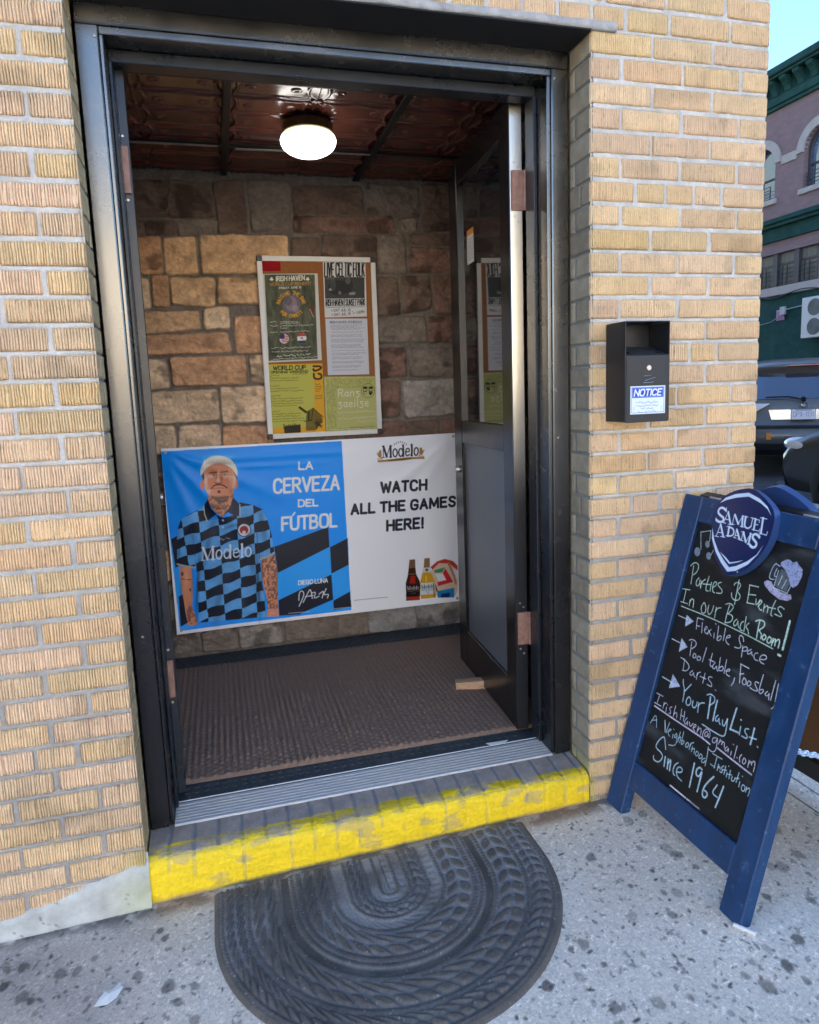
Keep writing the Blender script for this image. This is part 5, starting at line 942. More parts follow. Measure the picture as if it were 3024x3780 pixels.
# shield at the head of the board
SHN = '1022,84 1090,100 1200,196 1284,300 1312,392 1296,500 1262,620 1212,740 1110,880 1000,975 900,1030 800,1052 770,1040 700,965 640,850 608,700 600,560 612,440 640,310 700,212 770,152 890,102'
spts = [sbm(*q) for q in parse(SHN, .33275, 2450, 1780)[0]]; spts = [tuple(q) for q in smoothpts(spts+[spts[0]], 1)[:-1]]
mb = MB(); mb.prism(spts, -.024, -.0005, ML); mb.done('shield_edge', M_SHEDGE, sb)
sx = [q[0] for q in spts]; sz = [q[1] for q in spts]; cv = Canvas(min(sx), max(sx), min(sz), max(sz), .0009, (12, 34, 84)); cv.map = sbm; cv.k = abs(sbm(2700, 1950)[1]-sbm(2700, 2050)[1])/100*.345
SW = (206, 222, 240); NN = lambda s: parse(s, .33275, 2450, 1780)
cv.stroke(NN(SHN)[0]+NN(SHN)[0][:1], 7, (8, 18, 40))
for s in ('695,250 760,190 870,150 1020,135 1140,200 1230,290 1275,400 1230,320 1150,250 1020,178 880,190 770,215', '613,520 608,640 650,790 710,910 780,1008 870,1000 1010,930 1120,820 1192,700 1110,820 1000,895 880,945 800,960 740,880 680,780 635,660', '695,785 750,860 800,922 900,905 965,880 890,895 810,905 760,845'): cv.poly(NN(s)[0], SW)
for wd, s in ((27, '765,330 730,297 690,308 674,350 700,385 740,412 735,450 690,462 655,432|1138,628 1108,592 1070,597 1060,635 1085,665 1110,697 1095,735 1060,744 1034,715'), (24, '790,348 815,482|865,378 902,480|952,395 944,508|985,402 972,490|1095,428 1075,545|1180,416 1155,585|705,484 735,620|800,512 785,612|886,542 916,648|960,572 986,680|1042,590 1016,702'), (18, '972,490 985,524 1020,530 1045,505|800,514 846,530 856,575 836,612 785,614'), (10, '790,348 737,465|860,378 836,480|902,480 952,395|1045,505 1064,418|705,484 656,612|884,542 860,630|956,572 936,660|986,680 1042,590|755,425 802,436|676,572 726,578|866,604 908,612'), (9, '720,462 762,472|790,483 838,490|820,478 858,486|924,506 970,515|960,396 1012,406|1044,412 1088,422|1068,420 1140,440|1085,485 1122,492|1055,540 1136,562|1140,440 1137,464|1136,562 1143,538|1152,412 1222,428|1135,580 1216,606|1216,606 1229,568|772,300 766,348|652,410 656,454|640,612 682,622|704,618 756,627|775,508 810,514|766,608 806,618|848,628 878,636|896,646 936,656|938,566 972,574|918,656 956,668|1000,700 1036,712|1030,582 1058,594|1142,598 1136,644|1032,694 1034,738')):
    for p in NN(s): cv.stroke(smoothpts(p) if len(p) > 3 else p, wd, SW)
cv.ell(2450+.33275*893, 1780+.33275*1012, 2.6, 3.2, (190, 200, 210))
from mathutils.geometry import intersect_point_tri_2d
sl, c_ = None, None
poly_ = np.array(spts); keep = np.zeros(cv.X.shape, bool)
for (xa, za), (xb, zb) in zip(poly_, np.roll(poly_, -1, 0)):
    if za != zb: keep ^= ((za > cv.Z) != (zb > cv.Z)) & (cv.X < (xb-xa)*(cv.Z-za)/(zb-za)+xa)
fq = gridfaces(cv.nz, cv.nx, flip=True); kk = keep.ravel(); fq = fq[kk[fq].all(1)]
npmesh('shield', sbp(cv.X, cv.Z, -.0246+0*cv.X).reshape(-1, 3), fq, M_SHIELD, sb, lin(np.clip(cv.a, 0, 255)).reshape(-1, 3))
# rear leaf, its shield, chain
topc = SB*0+up_*Hh; upb = np.array([-.2755, .0077, .9613]); e2 = e_; nb_ = np.cross(e2, upb); nb_ = nb_ if nb_[0] > 0 else -nb_
BO = topc+np.array([.085, 0, 0])-upb*Hh
MR = Matrix(((e2[0], -nb_[0], upb[0], BO[0]), (e2[1], -nb_[1], upb[1], BO[1]), (e2[2], -nb_[2], upb[2], BO[2]), (0, 0, 0, 1)))
mb = MB(); mb.box(0, .07, 0, .034, 0, Hh, .003, MR); mb.box(Wd-.07, Wd, 0, .034, 0, Hh, .003, MR); mb.box(.0705, Wd-.0705, .001, .033, .985, Hh, .003, MR); mb.box(.0705, Wd-.0705, .001, .033, .094, .175, .003, MR); rl = mb.done('rear_frame', M_BLACKW, sb)
mb = MB(); mb.box(.0705, Wd-.0705, .012, .018, .1755, .9845, 0, MR); mb.done('rear_panel', M_HARD, rl)
sp2 = [(p[0]+.01, p[1]+.005) for p in spts]; mb = MB(); mb.prism(sp2, -.022, -.0005, MR); mb.done('rear_shield', M_SHEDGE, sb)
mb = MB(); pts = []
Pa = ML @ Vector((Wd-.01, .036, .47)); Pb = MR @ Vector((Wd-.02, -.001, .46)); N = 30
for i in range(N):
    t = (i+.5)/N; c = Pa.lerp(Pb, t); c.z -= .045*math.sin(math.pi*t); d = (Pb-Pa).normalized(); side = Vector((0, 1, 0)) if i % 2 else Vector((0, 0, 1))
    ring = [c+d*.012*math.cos(a)+side*.006*math.sin(a) for a in np.linspace(0, 2*math.pi, 11)]; mb.tube(ring, .0022, 6)
mb.done('chain', M_CHAIN, sb)
mb = MB()
M_WH = mat('worn_hinge', (.5, .5, .48), .5, .6, noise=.4, nscale=40)
for x in (.1, .45): MB().box(x, x+.05, .008, .085, Hh+.0005, Hh+.006, .001, ML).done('top_hinge', M_WH, sb)
mb.bm.free()
# rusty cover plate in the pavement beyond the sign
g = on_plane(2990, 1900, np.array([0, 0, -.0385]), np.array([-.022, 0, 1.])); mb = MB(); mb.lathe([(.001, .006), (.30, .006), (.32, .004), (.33, -.002)], (0, 0, 0), 36)
for k in range(-9, 10): hw_ = math.sqrt(max(0, .28**2-(k*.03)**2)); mb.box(-hw_, hw_, k*.03-.006, k*.03+.006, .0055, .010, .001)
o = mb.done('utility_cover', mat('rusty_iron', (.16, .10, .075), .8, .3, noise=.35, nscale=30)); o.location = (g[0]+.02, g[1], g[2]+.003); tag(o, 'round ribbed rusty iron cover in the pavement behind the chalkboard sign', 'utility cover')

# ------------------------------------------------------------------ street: far brick building
XF = 18.5
fb = empty('brick_rowhouse', (XF, 12, 0)); tag(fb, 'dull purple brick building with green cornice and arched windows across the side street', 'building')
def fw(px, py): p = on_plane(px, py, np.array([XF, 0, 0]), np.array([1., 0, 0])); return p[1]-12, p[2]
M_FBRK = mat('purple_brick', (.23, .155, .165), .85, noise=.18, nscale=2.5, bump=.4, bscale=60, stretch=(1, 1, 3)); M_GREEN = mat('green_paint', (.020, .070, .066), .8, noise=.35, nscale=2.5, bump=.1, spec=.12); M_LIME = mat('limestone', (.42, .38, .36), .8, noise=.15, nscale=4, bump=.3); M_FGL = mat('sky_tinted_glass', (.42, .62, .90), .04, .9); M_SASH = mat('sash_paint', (.02, .022, .026), .5); M_FRM = mat('brown_window_frame', (.07, .06, .062), .6, noise=.15)  # blue of the reflected sky is put into the arched panes' tint
M_CURT = mat('curtain_behind_glass', (.16, .17, .16), .12, noise=.35, nscale=1.6, stretch=(1, 6, 1), spec=.8, coat=.5)
yl, zc0 = fw(2845, 290); 
zs = {k: fw(3000, v)[1] for k, v in dict(corn_top=200, corn_bot=341, arch_sill=685, band_top=770, band_bot=855, win_top=850, sill_top=1035, sill_bot=1060).items()}
y_lo, y_hi = -13.5, 30
AW = []                      # arched windows: centre and half width along the wall
ya, yb = fw(2968, 480)[0], fw(3100, 480)[0]; pitch = fw(2830, 600)[0]-fw(3060, 600)[0]
c1 = fw(3027, 560)[0]; hwA = abs(fw(2967, 600)[0]-c1); zsp = fw(2968, 560)[1]; c2 = fw(2813, 600)[0]
pitch = c2-c1
for k in range(-6, 7): AW.append(c1+k*pitch)
AW = [a for a in AW if y_lo+1 < a < y_hi-1]
# wall with arched openings: strips between the windows
zsb = zs['arch_sill']; mb = MB(); T0 = .35
def wbox(y0, y1, z0, z1, x0=0., x1=T0): mb.box(x0, x1, y0, y1, z0, z1, 0)
edges = [y_lo]+[v for a in sorted(AW) for v in (a-hwA, a+hwA)]+[y_hi]
for a, b in zip(edges[::2], edges[1::2]): wbox(a, b, zsb, zsp)
wbox(y_lo, y_hi, zs['band_bot']-.38, zsb)
for a in sorted(AW):
    n = 14; arc = [(a+hwA*math.cos(t), zsp+hwA*math.sin(t)) for t in np.linspace(0, math.pi, n)]; zt_ = zsp+hwA*1.02
    pts = [(a+hwA, zt_)]+arc[:n//2]+[(a, zsp+hwA)]+[(a, zt_)]; b_ = mb.bm
    for half in (1, -1):
        P = [(a+half*hwA, zsp)]+[(a+half*hwA*math.cos(t), zsp+hwA*math.sin(t)) for t in np.linspace(0, math.pi/2, 8)[1:]]+[(a, zt_), (a+half*hwA, zt_)]
        A_ = [b_.verts.new((0, y, z)) for y, z in P]; B_ = [b_.verts.new((T0, y, z)) for y, z in P]; b_.faces.new(A_); b_.faces.new(B_[::-1])
        for i in range(len(P)): b_.faces.new([A_[i], B_[i], B_[(i+1) % len(P)], A_[(i+1) % len(P)]])
for a, b in zip(edges[::2], edges[1::2]): wbox(a, b, zsp, zsp+hwA*1.02)
wbox(y_lo, y_hi, zsp+hwA*1.02, zs['corn_top']-.2)
wbox(y_lo, y_hi, -1, zs['corn_top']-.3, T0+.35, T0+9)
mb.done('wall', M_FBRK, fb)
# cornice
mb = MB(); ct, cb = zs['corn_top'], zs['corn_bot']; hC = ct-cb
mb.box(-.55, .3, y_lo, y_hi, ct-.20*hC, ct, .03); mb.box(-.46, .3, y_lo, y_hi, ct-.27*hC, ct-.20*hC-.001, .01); mb.box(-.10, .3, y_lo, y_hi, cb+.33*hC, ct-.27*hC-.001, 0); mb.box(-.16, .3, y_lo, y_hi, cb+.10*hC, cb+.33*hC-.001, .02); mb.box(-.10, .3, y_lo, y_hi, cb, cb+.10*hC-.001, .01)
cn = mb.done('cornice', M_GREEN, fb)
yb0 = fw(2975, 240)[0]; stp = abs(fw(2897, 290)[0]-fw(2945, 262)[0])
pr = [(-.11, ct-.275*hC), (-.42, ct-.275*hC), (-.40, ct-.36*hC), (-.28, ct-.44*hC), (-.20, ct-.55*hC), (-.16, ct-.66*hC), (-.11, ct-.66*hC)]
first = None
for k in range(-14, 26):
    yy = yb0+k*stp*1.0
    if not (y_lo+.3 < yy < y_hi-.3): continue
    if first is None:
        mb = MB(); mb.prism(pr, -.11, .11); first = mb.done('bracket', M_GREEN, cn); first.location = (0, yy, 0)
    else:
        c = first.copy(); COL.objects.link(c); c.parent = cn; c.location = (0, yy, 0)
# string course and arch surrounds
def arch_win():
    m_ = MB(); b_ = m_.bm; r0, r1 = hwA*1.0, hwA*1.45
    for y0, y1 in ((-1, 1),):
        prev = None
        for t in np.linspace(0, math.pi, 19):
            ring = [b_.verts.new((x, r*math.cos(t), zsp+r*math.sin(t))) for x, r in ((-.05, r0), (-.05, r1), (.12, r1), (.12, r0))]
            if prev:
                for i in range(4): b_.faces.new([prev[i], prev[(i+1) % 4], ring[(i+1) % 4], ring[i]])
            else: b_.faces.new(ring[::-1])
            prev = ring
        b_.faces.new(prev)
    frm = MB(); fb_ = frm.bm; ri = hwA*.86; prev = None
    path = [(hwA, ri, zsb, zsb)]
    outl = [(hwA, zsb)]+[(hwA*math.cos(t), zsp+hwA*math.sin(t)) for t in np.linspace(0, math.pi, 17)]+[(-hwA, zsb)]
    inn = [(ri, zsb)]+[(ri*math.cos(t), zsp+ri*math.sin(t)) for t in np.linspace(0, math.pi, 17)]+[(-ri, zsb)]
    for (oy, oz), (iy, iz) in zip(outl, inn):
        ring = [fb_.verts.new((x, y, z)) for x, y, z in ((.17, oy*.998, oz), (.17, iy, iz), (.30, iy, iz), (.30, oy*.998, oz))]
        if prev:
            for i in range(4): fb_.faces.new([prev[i], prev[(i+1) % 4], ring[(i+1) % 4], ring[i]])
        prev = ring
    zm = zsb+(zsp+hwA-zsb)*.42; frm.box(.2, .27, -ri, ri, zm-.03, zm+.03, 0); frm.box(.17, .3, -ri, ri, zsb, zsb+.06, 0)
    gl = MB(); pts = [(y, z) for y, z in inn]; A_ = [gl.bm.verts.new((.24, y, z)) for y, z in pts]; B_ = [gl.bm.verts.new((.255, y, z)) for y, z in pts]; gl.bm.faces.new(A_); gl.bm.faces.new(B_[::-1])
    for i in range(len(pts)): gl.bm.faces.new([A_[i], B_[i], B_[(i+1) % len(pts)], A_[(i+1) % len(pts)]])
    sl_ = MB(); sl_.box(-.09, .2, -hwA*1.18, hwA*1.18, zsb-.16, zsb-.001, .01)
    rail = MB()
    for k in range(4): rail.cyl((-.02, -ri+.05, zsb+.1+.11*k), (-.02, ri-.05, zsb+.1+.11*k), .012, 6)
    for y in (-.3*ri, .25*ri): rail.cyl((-.02, y, zsb), (-.02, y, zsb+.62), .018, 6)
    return m_, frm, gl, sl_, rail
m_, frm, gl, sl_, rail = arch_win(); w0 = frm.done('window', M_FRM, fb); w0.location = (0, AW[0], 0); subs = [gl.done('pane', M_FGL, w0), m_.done('stone_surround', M_LIME, w0), sl_.done('sill', M_LIME, w0), rail.done('guard_bars', M_SASH, w0)]
for a in AW[1:]:
    c = w0.copy(); COL.objects.link(c); c.parent = fb; c.location = (0, a, 0)
    for s_o in subs: d_ = s_o.copy(); COL.objects.link(d_); d_.parent = c
for a, b in zip(edges[::2], edges[1::2]):
    if b-a > 2*hwA*.46: MB().box(-.045, .1, a+hwA*.46, b-hwA*.46, zsp-.12, zsp+.14, .01).done('string_course', M_LIME, fb)
# green band above the shop floor
bt_, bb_ = zs['band_top'], zs['band_bot']; hB = bt_-bb_; mb = MB(); mb.box(-.30, .2, y_lo, y_hi, bt_-.22*hB, bt_, .02); mb.box(-.22, .2, y_lo, y_hi, bt_-.38*hB, bt_-.22*hB-.001, .01); mb.box(-.06, .2, y_lo, y_hi, bb_+.1*hB, bt_-.38*hB-.001, 0); mb.box(-.10, .2, y_lo, y_hi, bb_, bb_+.1*hB-.001, .01); mb.done('band_cornice', M_GREEN, fb)
# mullioned windows of the first floor
wy = [fw(x, y)[0] for x, y in ((2818, 960), (2868, 950), (2927, 940), (2946, 940), (3012, 930))]
wt, wb = fw(2945, 870)[1], fw(2945, 1045)[1]
sec = sorted([fw(3012, 930)[0], fw(2946, 930)[0], fw(2928, 930)[0], fw(2869, 930)[0], fw(2850, 930)[0], fw(2800, 930)[0]]); pw = sec[1]-sec[0]; mw = sec[2]-sec[1]
start = sec[0]; unit = pw+mw
mb = MB(); mb.box(0, T0, y_lo, start-.12, wb-.2805, zs['band_bot']-.381, 0); mb.box(0, T0, start+5*unit, y_hi, wb-.2805, zs['band_bot']-.381, 0); mb.done('wall', M_FBRK, fb)
mb = MB(); mb.box(-.10, T0, start-.25, start+5*unit+.2, wb-.28, wb-.001, .02); mb.done('sill', M_LIME, fb)
first = None
for k in range(5):
    y0 = start+k*unit
    if first is None:
        mb = MB(); mb.box(.08, .22, -.10, 0, wb, wt, 0); mb.box(.05, .25, pw, pw+mw, wb, wt+.1, .01); mb.box(.12, .2, 0, pw, (wb+wt)/2-.035, (wb+wt)/2+.035, 0); mb.box(.10, .2, 0, pw, wt-.12, wt+.1, 0); mb.box(.10, .2, 0, pw, wb, wb+.07, 0); first = mb.done('window', M_FRM, fb)
        g_ = MB(); g_.box(.16, .175, 0, pw, wb+.07, wt-.12, 0); gp = g_.done('pane', M_CURT, first)
        rr = MB()
        for q in range(4): rr.cyl((.03, .03, wb+.12+.14*q), (.03, pw-.03, wb+.12+.14*q), .013, 6)
        for q in (.35, .62): rr.cyl((.03, pw*q, wb+.05), (.03, pw*q, wb+.65), .02, 6)
        rb_ = rr.done('guard_bars', M_SASH, first); first.location = (0, y0, 0)
    else:
        c = first.copy(); COL.objects.link(c); c.parent = fb; c.location = (0, y0, 0)
        for s_o in (gp, rb_): d_ = s_o.copy(); COL.objects.link(d_); d_.parent = c
mb = MB(); mb.box(.02, T0, y_lo, y_hi, -1, wb-.281, 0); gw = mb.done('green_base_wall', M_GREEN, fb)
# units and wires on the green wall
acy, acz0 = fw(2988, 1250); acz1 = fw(2988, 1102)[1]; ach = acz1-acz0
ac = empty('condenser_unit', (XF-.02, acy+12, acz0)); tag(ac, 'white two fan air conditioner condenser hung on the green wall', 'air conditioner')
mb = MB(); mb.box(-.34, 0, -ach*.72, 0, 0, ach, .02); mb.done('casing', mat('ac_white', (.62, .63, .62), .5, noise=.06), ac)
for zc_ in (.27*ach, .74*ach):
    mb = MB(); 
    for r in np.linspace(.03, .2*ach, 7): mb.tube([(-.345, -ach*.40+r*math.cos(t), zc_+r*math.sin(t)) for t in np.linspace(0, 2*math.pi, 25)], .006, 6)
    mb.cyl((-.341, -ach*.40, zc_), (-.343, -ach*.40, zc_), .205*ach, 28); mb.done('fan_grille', mat('fan_dark', (.16, .17, .17), .6), ac)
jy, jz = fw(2896, 1147); jb = empty('junction_box', (XF-.02, jy+12, jz)); tag(jb, 'small grey electrical box with conduit on the green wall', 'junction box')
MB().box(-.08, 0, -.11, .11, -.13, .13, .01).done('box', mat('box_grey', (.4, .43, .43), .5), jb); mb = MB(); mb.tube([(-.05, -.12, .02), (-.05, acy-jy+.0, .09)], .018, 8); mb.tube([(-.05, .05, -.13), (-.05, .5, -.32), (-.05, 1.1, -.38), (-.05, 1.7, -.30)], .012, 6); mb.done('conduit', mat('conduit_grey', (.35, .38, .38), .4, .4), jb)
py_, pz_ = fw(2882, 1163); cv = Canvas(0, .34, 0, .34, .02, (190, 150, 180)); 
for k in range(5): scribble(cv, (.04, .05+.055*k), (.3, .05+.055*k), .04, .02, (120, 60, 110))
o = cv.mesh('paper_sign', M_PRINT, None, lambda X, Z: np.stack([0*X, .17-X, Z-.17], -1)); o.location = (XF-.012, py_+12, pz_); tag(o, 'small pink paper sign stuck on the green wall', 'sign')
cy0, cz0 = fw(2815, 1098); cy1, cz1 = fw(2960, 1068); mb = MB(); mb.tube([(-.08, cy0+(cy1-cy0)*t, cz0+(cz1-cz0)*t-.22*math.sin(math.pi*t*.9)*(1-t)) for t in np.linspace(-.6, 2.2, 30)], .03, 6); o = mb.done('cable', M_BLKP); o.location = (XF, 12, 0); tag(o, 'black cable sagging along the top of the green wall', 'cable')

# ------------------------------------------------------------------ cars
def car(name, label, loc, heading, paint, sil, W, Ln, group='cars in the side street', suv=True, plate=None, front=False):
    """local: rear at y=0, nose at y=Ln, x across"""
    root = empty(name, loc, -heading); tag(root, label, 'car', group)
    P = np.array(sil, float); nS = len(P)
    hwz = lambda z: np.interp(z, [.2, .45, .75, 1.0, 1.15, 1.6, 1.8], [W*.455, W*.49, W*.5, W*.49, W*.47, W*.37, W*.33])
    nv = 13; V = []
    for (y, z) in P:
        h = float(hwz(z))
        for k in range(nv):
            t = -1+2*k/(nv-1); s = np.sign(t)*abs(t)**.8; ins = (abs(t)**4)*.10
            yy = y+(ins if y < Ln*.25 else -ins if y > Ln*.75 else 0)*1.6*(1 if (z < 1.15 or y < Ln*.25) else .4); V.append((h*s, yy, z-(.03*abs(t)**3 if z > .9 else 0)))
    Fc = [tuple(q) for q in gridfaces(nS, nv)]
    base_n = len(V); zb = .24
    for side in (0, nv-1):
        col_ = [i*nv+side for i in range(nS)]
        idx = []
        for i in range(nS):
            x, y, z = V[col_[i]]; ring = [col_[i]]
            for k in range(1, 5):
                zz = z+(zb-z)*k/4; xx = float(hwz(zz))*(1 if side else -1); ring.append(len(V)); V.append((xx, y, zz))
            idx.append(ring)
        for a, b in zip(idx, idx[1:]):
            for k in range(4): Fc.append((a[k], a[k+1], b[k+1], b[k]) if side else (a[k], b[k], b[k+1], a[k+1]))
    me = bpy.data.meshes.new('body'); me.from_pydata(V, [], Fc); me.update()
    bm = bmesh.new(); bm.from_mesh(me); bmesh.ops.remove_doubles(bm, verts=bm.verts, dist=.0005); bmesh.ops.recalc_face_normals(bm, faces=bm.faces); bm.to_mesh(me); bm.free()
    for p in me.polygons: p.use_smooth = True
    link('body', me, paint, root)
    def skin(pts, d=.012):        # patch of the rear or front skin: pts (x, z)
        out = []
        for x, z in pts:
            ys = np.interp(z, P[:9, 1], P[:9, 0]); t = min(1, abs(x)/float(hwz(z))); out.append((x, ys+(t**(4/.8))*.16-d, z))
        return out
    def patch(nm, pts, m, d=.012, th=.02, parent=None):
        a, b, c, e = [np.array(q) for q in pts]; nu, nw = 13, 5; f = []
        for i in range(nw):
            for k in range(nu): s_, t_ = k/(nu-1), i/(nw-1); f.append(tuple((a*(1-s_)+b*s_)*(1-t_)+(e*(1-s_)+c*s_)*t_))
        f = skin(f, d); bk = [(x, y+th, z) for x, y, z in f]; n = len(f); q = gridfaces(nw, nu); fc = [tuple(v) for v in q]+[tuple(v[::-1]+n) for v in q]
        rim = [k for k in range(nu)]+[i*nu+nu-1 for i in range(1, nw)]+[(nw-1)*nu+k for k in range(nu-2, -1, -1)]+[i*nu for i in range(nw-2, 0, -1)]
        fc += [(rim[k], rim[(k+1) % len(rim)], n+rim[(k+1) % len(rim)], n+rim[k]) for k in range(len(rim))]
        me = bpy.data.meshes.new(nm); me.from_pydata(f+bk, [], fc); bm = bmesh.new(); bm.from_mesh(me); bmesh.ops.recalc_face_normals(bm, faces=bm.faces); bm.to_mesh(me); bm.free()
        return link(nm, me, m, parent or root)
    for x in (-1, 1):
        for y in (Ln*.19, Ln*.80):
            mb = MB(); cx = x*(W*.5-.11); r = .345
            prof = [(-.11, .20), (-.11, .30), (-.09, .335), (-.05, .345), (.05, .345), (.09, .335), (.11, .30), (.11, .20)]
            n = 28
            rings = [[mb.bm.verts.new((cx+a, y+rr*math.cos(2*math.pi*k/n), r+rr*math.sin(2*math.pi*k/n)-.0)) for k in range(n)] for a, rr in prof]
            for A, B in zip(rings, rings[1:]):
                for k in range(n): mb.bm.faces.new([A[k], A[(k+1) % n], B[(k+1) % n], B[k]])
            wl = mb.done('wheel', M_TYRE, root, True)
            mb = MB(); mb.cyl((cx-.09, y, r), (cx+.09, y, r), .20, 20)
            for k in range(5): t = 2*math.pi*k/5; mb.cyl((cx+x*.092, y, r), (cx+x*.096, y+.17*math.cos(t), r+.17*math.sin(t)), .022, 6)
            mb.done('rim', M_RIM, wl)
    return root, patch, hwz, P
M_TYRE = mat('tyre', (.012, .012, .013), .8); M_RIM = mat('alloy_rim', (.25, .26, .28), .35, .9); M_CGL = mat('car_glass', (.10, .13, .18), .05, .6, spec=.9, coat=1); M_GREY = mat('grey_car_paint', (.12, .12, .118), .35, .35, coat=.5); M_BLKC = mat('black_car_paint', (.022, .02, .018), .3, .4, coat=.6); M_TRIM = mat('car_trim', (.012, .013, .014), .5); M_CHR = mat('chrome', (.34, .36, .38), .2, 1.); M_REDL = mat('red_lens', (.35, .01, .015), .15, coat=1); M_CLR = mat('clear_lens', (.62, .62, .64), .12, coat=1); M_AMB = mat('amber_lens', (.6, .22, .03), .3)
SUV = [(.16, .30), (.04, .42), (.0, .55), (.0, .72), (.06, .76), (.08, 1.02), (.11, 1.10), (.36, 1.56), (.20, 1.60), (.24, 1.635), (.6, 1.70), (1.6, 1.74), (2.4, 1.70), (2.9, 1.55), (3.5, 1.12), (4.2, 1.02), (4.5, .85), (4.6, .6), (4.55, .35)]
SED = [(.06, .30), (.0, .45), (.0, .62), (.03, .80), (.08, .96), (.5, 1.02), (.75, 1.06), (1.45, 1.40), (2.1, 1.45), (2.7, 1.40), (3.35, 1.02), (4.0, .90), (4.35, .78), (4.5, .62), (4.52, .45), (4.45, .28)]
def side_glass(root, hwz, quads):
    for sd_ in (-1, 1):
        V = []; Fc = []
        for q in quads:
            b = len(V)
            for y, z in q: V.append((sd_*(float(hwz(z))+.006), y, z))
            for y, z in q: V.append((sd_*(float(hwz(z))-.03), y, z))
            Fc += [(b, b+1, b+2, b+3), (b+7, b+6, b+5, b+4)]+[(b+i, b+4+i, b+4+(i+1) % 4, b+(i+1) % 4) for i in range(4)]
        me = bpy.data.meshes.new('side_window'); me.from_pydata(V, [], Fc); link('side_window', me, M_CGL, root)
# grey SUV seen from behind
HD = R(40); g = CAM+ray(2956, 1763)*(9.9/1.0)
g = np.array([g[0], g[1], float(rz(g[0]))])
suv, patch, hwz, P = car('parked_car', 'dark grey SUV seen from behind with white licence plate and black roof rails', tuple(g), HD, M_GREY, SUV, 1.82, 4.6)
patch('rear_window', [(-.64, 1.14), (.64, 1.14), (.57, 1.50), (-.57, 1.50)], M_CGL, .012)
patch('brake_light', [(-.22, 1.585), (.22, 1.585), (.20, 1.612), (-.20, 1.612)], M_REDL, .03)
for s in (-1, 1):
    patch('tail_light', [(s*q[0], q[1]) for q in ((.88, .93), (.62, .95), (.42, 1.075), (.86, 1.085))], M_CLR, .03); patch('reflector', [(s*q[0], q[1]) for q in ((.46, .56), (.40, .56), (.40, .66), (.46, .66))], M_AMB, .012)
    mb = MB(); mb.tube([(s*.60, .75, 1.71), (s*.60, 1.0, 1.78), (s*.60, 2.2, 1.79), (s*.60, 2.45, 1.72)], .018, 8); mb.done('roof_rail', M_TRIM, suv)
patch('chrome_garnish', [(-.40, .845), (.40, .845), (.44, .985), (-.44, .985)], M_CHR, .012)
patch('lower_bumper', [(-.80, .33), (.80, .33), (.84, .50), (-.84, .50)], M_TRIM, .03); patch('bumper_lip', [(-.86, .735), (.86, .735), (.86, .765), (-.86, .765)], M_TRIM, .05)
mb = MB(); mb.tube([(-.02, .06, 1.13), (-.2, .085, 1.17), (-.48, .10, 1.165)], .012, 6); mb.cyl((.0, .04, 1.12), (.0, .09, 1.14), .03, 12); mb.done('rear_wiper', M_TRIM, suv)
mb = MB(); mb.tube([(.055*math.cos(t), .035, 1.045+.032*math.sin(t)) for t in np.linspace(0, 2*math.pi, 25)], .006, 6)
for x, z, r in ((-.022, 1.05, .011), (.006, 1.056, .006), (.02, 1.048, .006), (.012, 1.036, .006), (-.004, 1.036, .006)): mb.cyl((x, .04, z), (x, .03, z), r, 8)
mb.done('emblem', M_CHR, suv)
cv = Canvas(-.1525, .1525, 0, .152, .004, (224, 226, 230)); cv.map = lambda x, y: (x, -y); text(cv, 'DPX-1131', (-.125, -.045), (.125, -.045), .068, .008, (128, 140, 180), al=.75); cv.map = lambda x, y: (x, y); cv.rect(-.10, .128, .10, .144, (110, 130, 190), .7); cv.stroke([(-.15, .002), (.15, .002), (.15, .150), (-.15, .150), (-.15, .002)], .006, (40, 42, 46))
cv.mesh('licence_plate', M_PRINT, suv, lambda X, Z: np.stack([X, 0*X-.022+.045, .84+Z], -1))
side_glass(suv, hwz, [((.75, 1.16), (1.9, 1.14), (1.9, 1.55), (.85, 1.56)), ((1.98, 1.14), (3.1, 1.13), (2.75, 1.5), (1.98, 1.55))])
# dark car further up the street, only its roof shows over the SUV
g2 = CAM+ray(2800, 1500)*17.0; g2 = np.array([g2[0], g2[1], float(rz(g2[0]))])
c2_, patch2, hw2, P2 = car('parked_car', 'black car farther up the street, only its roof showing over the grey SUV', tuple(g2), R(40), M_BLKC, SUV, 1.82, 4.6)
patch2('rear_window', [(-.64, 1.14), (.64, 1.14), (.57, 1.50), (-.57, 1.50)], M_CGL, .012)
for s in (-1, 1):
    mb = MB(); mb.tube([(s*.60, .75, 1.71), (s*.60, 1.0, 1.80), (s*.60, 2.2, 1.81), (s*.60, 2.45, 1.72)], .03, 8); mb.done('roof_rail', M_CHR, c2_)
side_glass(c2_, hw2, [((.75, 1.16), (1.9, 1.14), (1.9, 1.55), (.85, 1.56)), ((1.98, 1.14), (3.1, 1.13), (2.75, 1.5), (1.98, 1.55))])
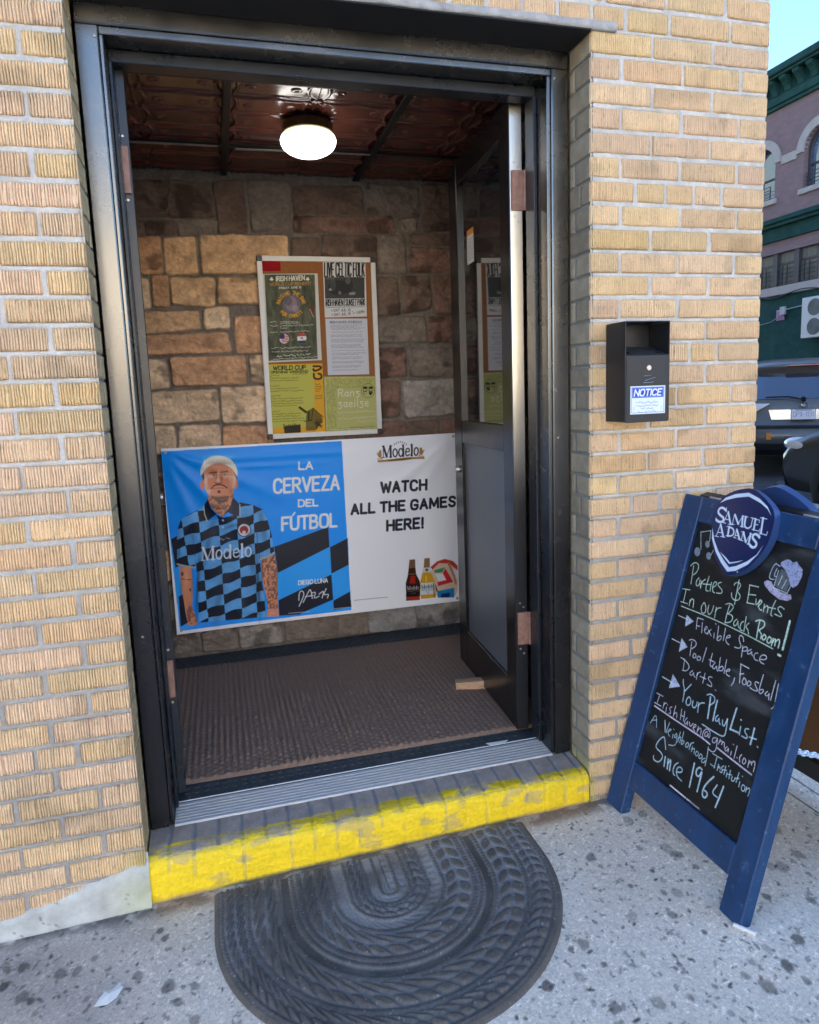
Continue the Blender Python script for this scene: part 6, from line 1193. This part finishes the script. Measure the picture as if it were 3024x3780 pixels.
# dark car at the kerb, its front corner in the frame
q = on_plane(2962, 1800, np.array([6.35, 0, 0]), np.array([1., 0, 0])); hd = R(6)
L3 = 4.5; cx = q[0]+.80; cyn = q[1]; rear = (cx-math.sin(hd)*L3, cyn+.25-math.cos(hd)*L3, float(rz(6.5)))
c3, patch3, hw3, P3 = car('parked_car', 'black car by the kerb with clear and amber headlight, cut off by the right edge', rear, hd, M_BLKC, SED, 1.78, 4.5)
for s in (-1, 1):
    for nm, m_, cy_, sx_, sy_ in (('headlight', M_CLR, 4.18, .10, .24), ('indicator', M_AMB, 4.03, .07, .14)):
        bm = bmesh.new(); bmesh.ops.create_uvsphere(bm, u_segments=18, v_segments=10, radius=1)
        for v in bm.verts: v.co = Vector((s*.80+v.co.x*sx_, cy_+v.co.y*sy_, .74+v.co.z*.085))
        me = bpy.data.meshes.new(nm); bm.to_mesh(me); bm.free()
        for p in me.polygons: p.use_smooth = True
        link(nm, me, m_, c3)
mb = MB(); mb.box(-.82, .82, 4.36, 4.56, .20, .30, .03); mb.done('front_lip', M_TRIM, c3)
side_glass(c3, hw3, [((1.3, 1.06), (2.1, 1.04), (2.1, 1.38), (1.55, 1.36)), ((2.16, 1.04), (3.1, 1.02), (2.6, 1.36), (2.16, 1.38))])

# row of houses across the avenue, behind the camera: bounds the sky the doorway sees and mirrors in metal and glass
ob = empty('avenue_building', (0, -21, 0)); tag(ob, 'low tan row building across the avenue, facing the doorway', 'building')
mb = MB(); mb.box(-32, 34, -8, 0, -1, 7.4, 0); mb.done('wall', mat('tan_render', (.52, .46, .38), .85, noise=.2, nscale=3), ob); mb = MB(); mb.box(-32.2, 34.2, 0.002, .4, 6.9, 7.6, .03); mb.done('cornice', M_GREEN, ob)
first = None
for fl_ in range(2):
    for k in range(14):
        if first is None: mb = MB(); mb.box(-.6, .6, .002, .06, 0, 1.7, .01); first = mb.done('window', M_CGL, ob); first.location = (-26, 0, 1.2)
        else: c = first.copy(); COL.objects.link(c); c.parent = ob; c.location = (-26+4*k, 0, 1.2+3*fl_)
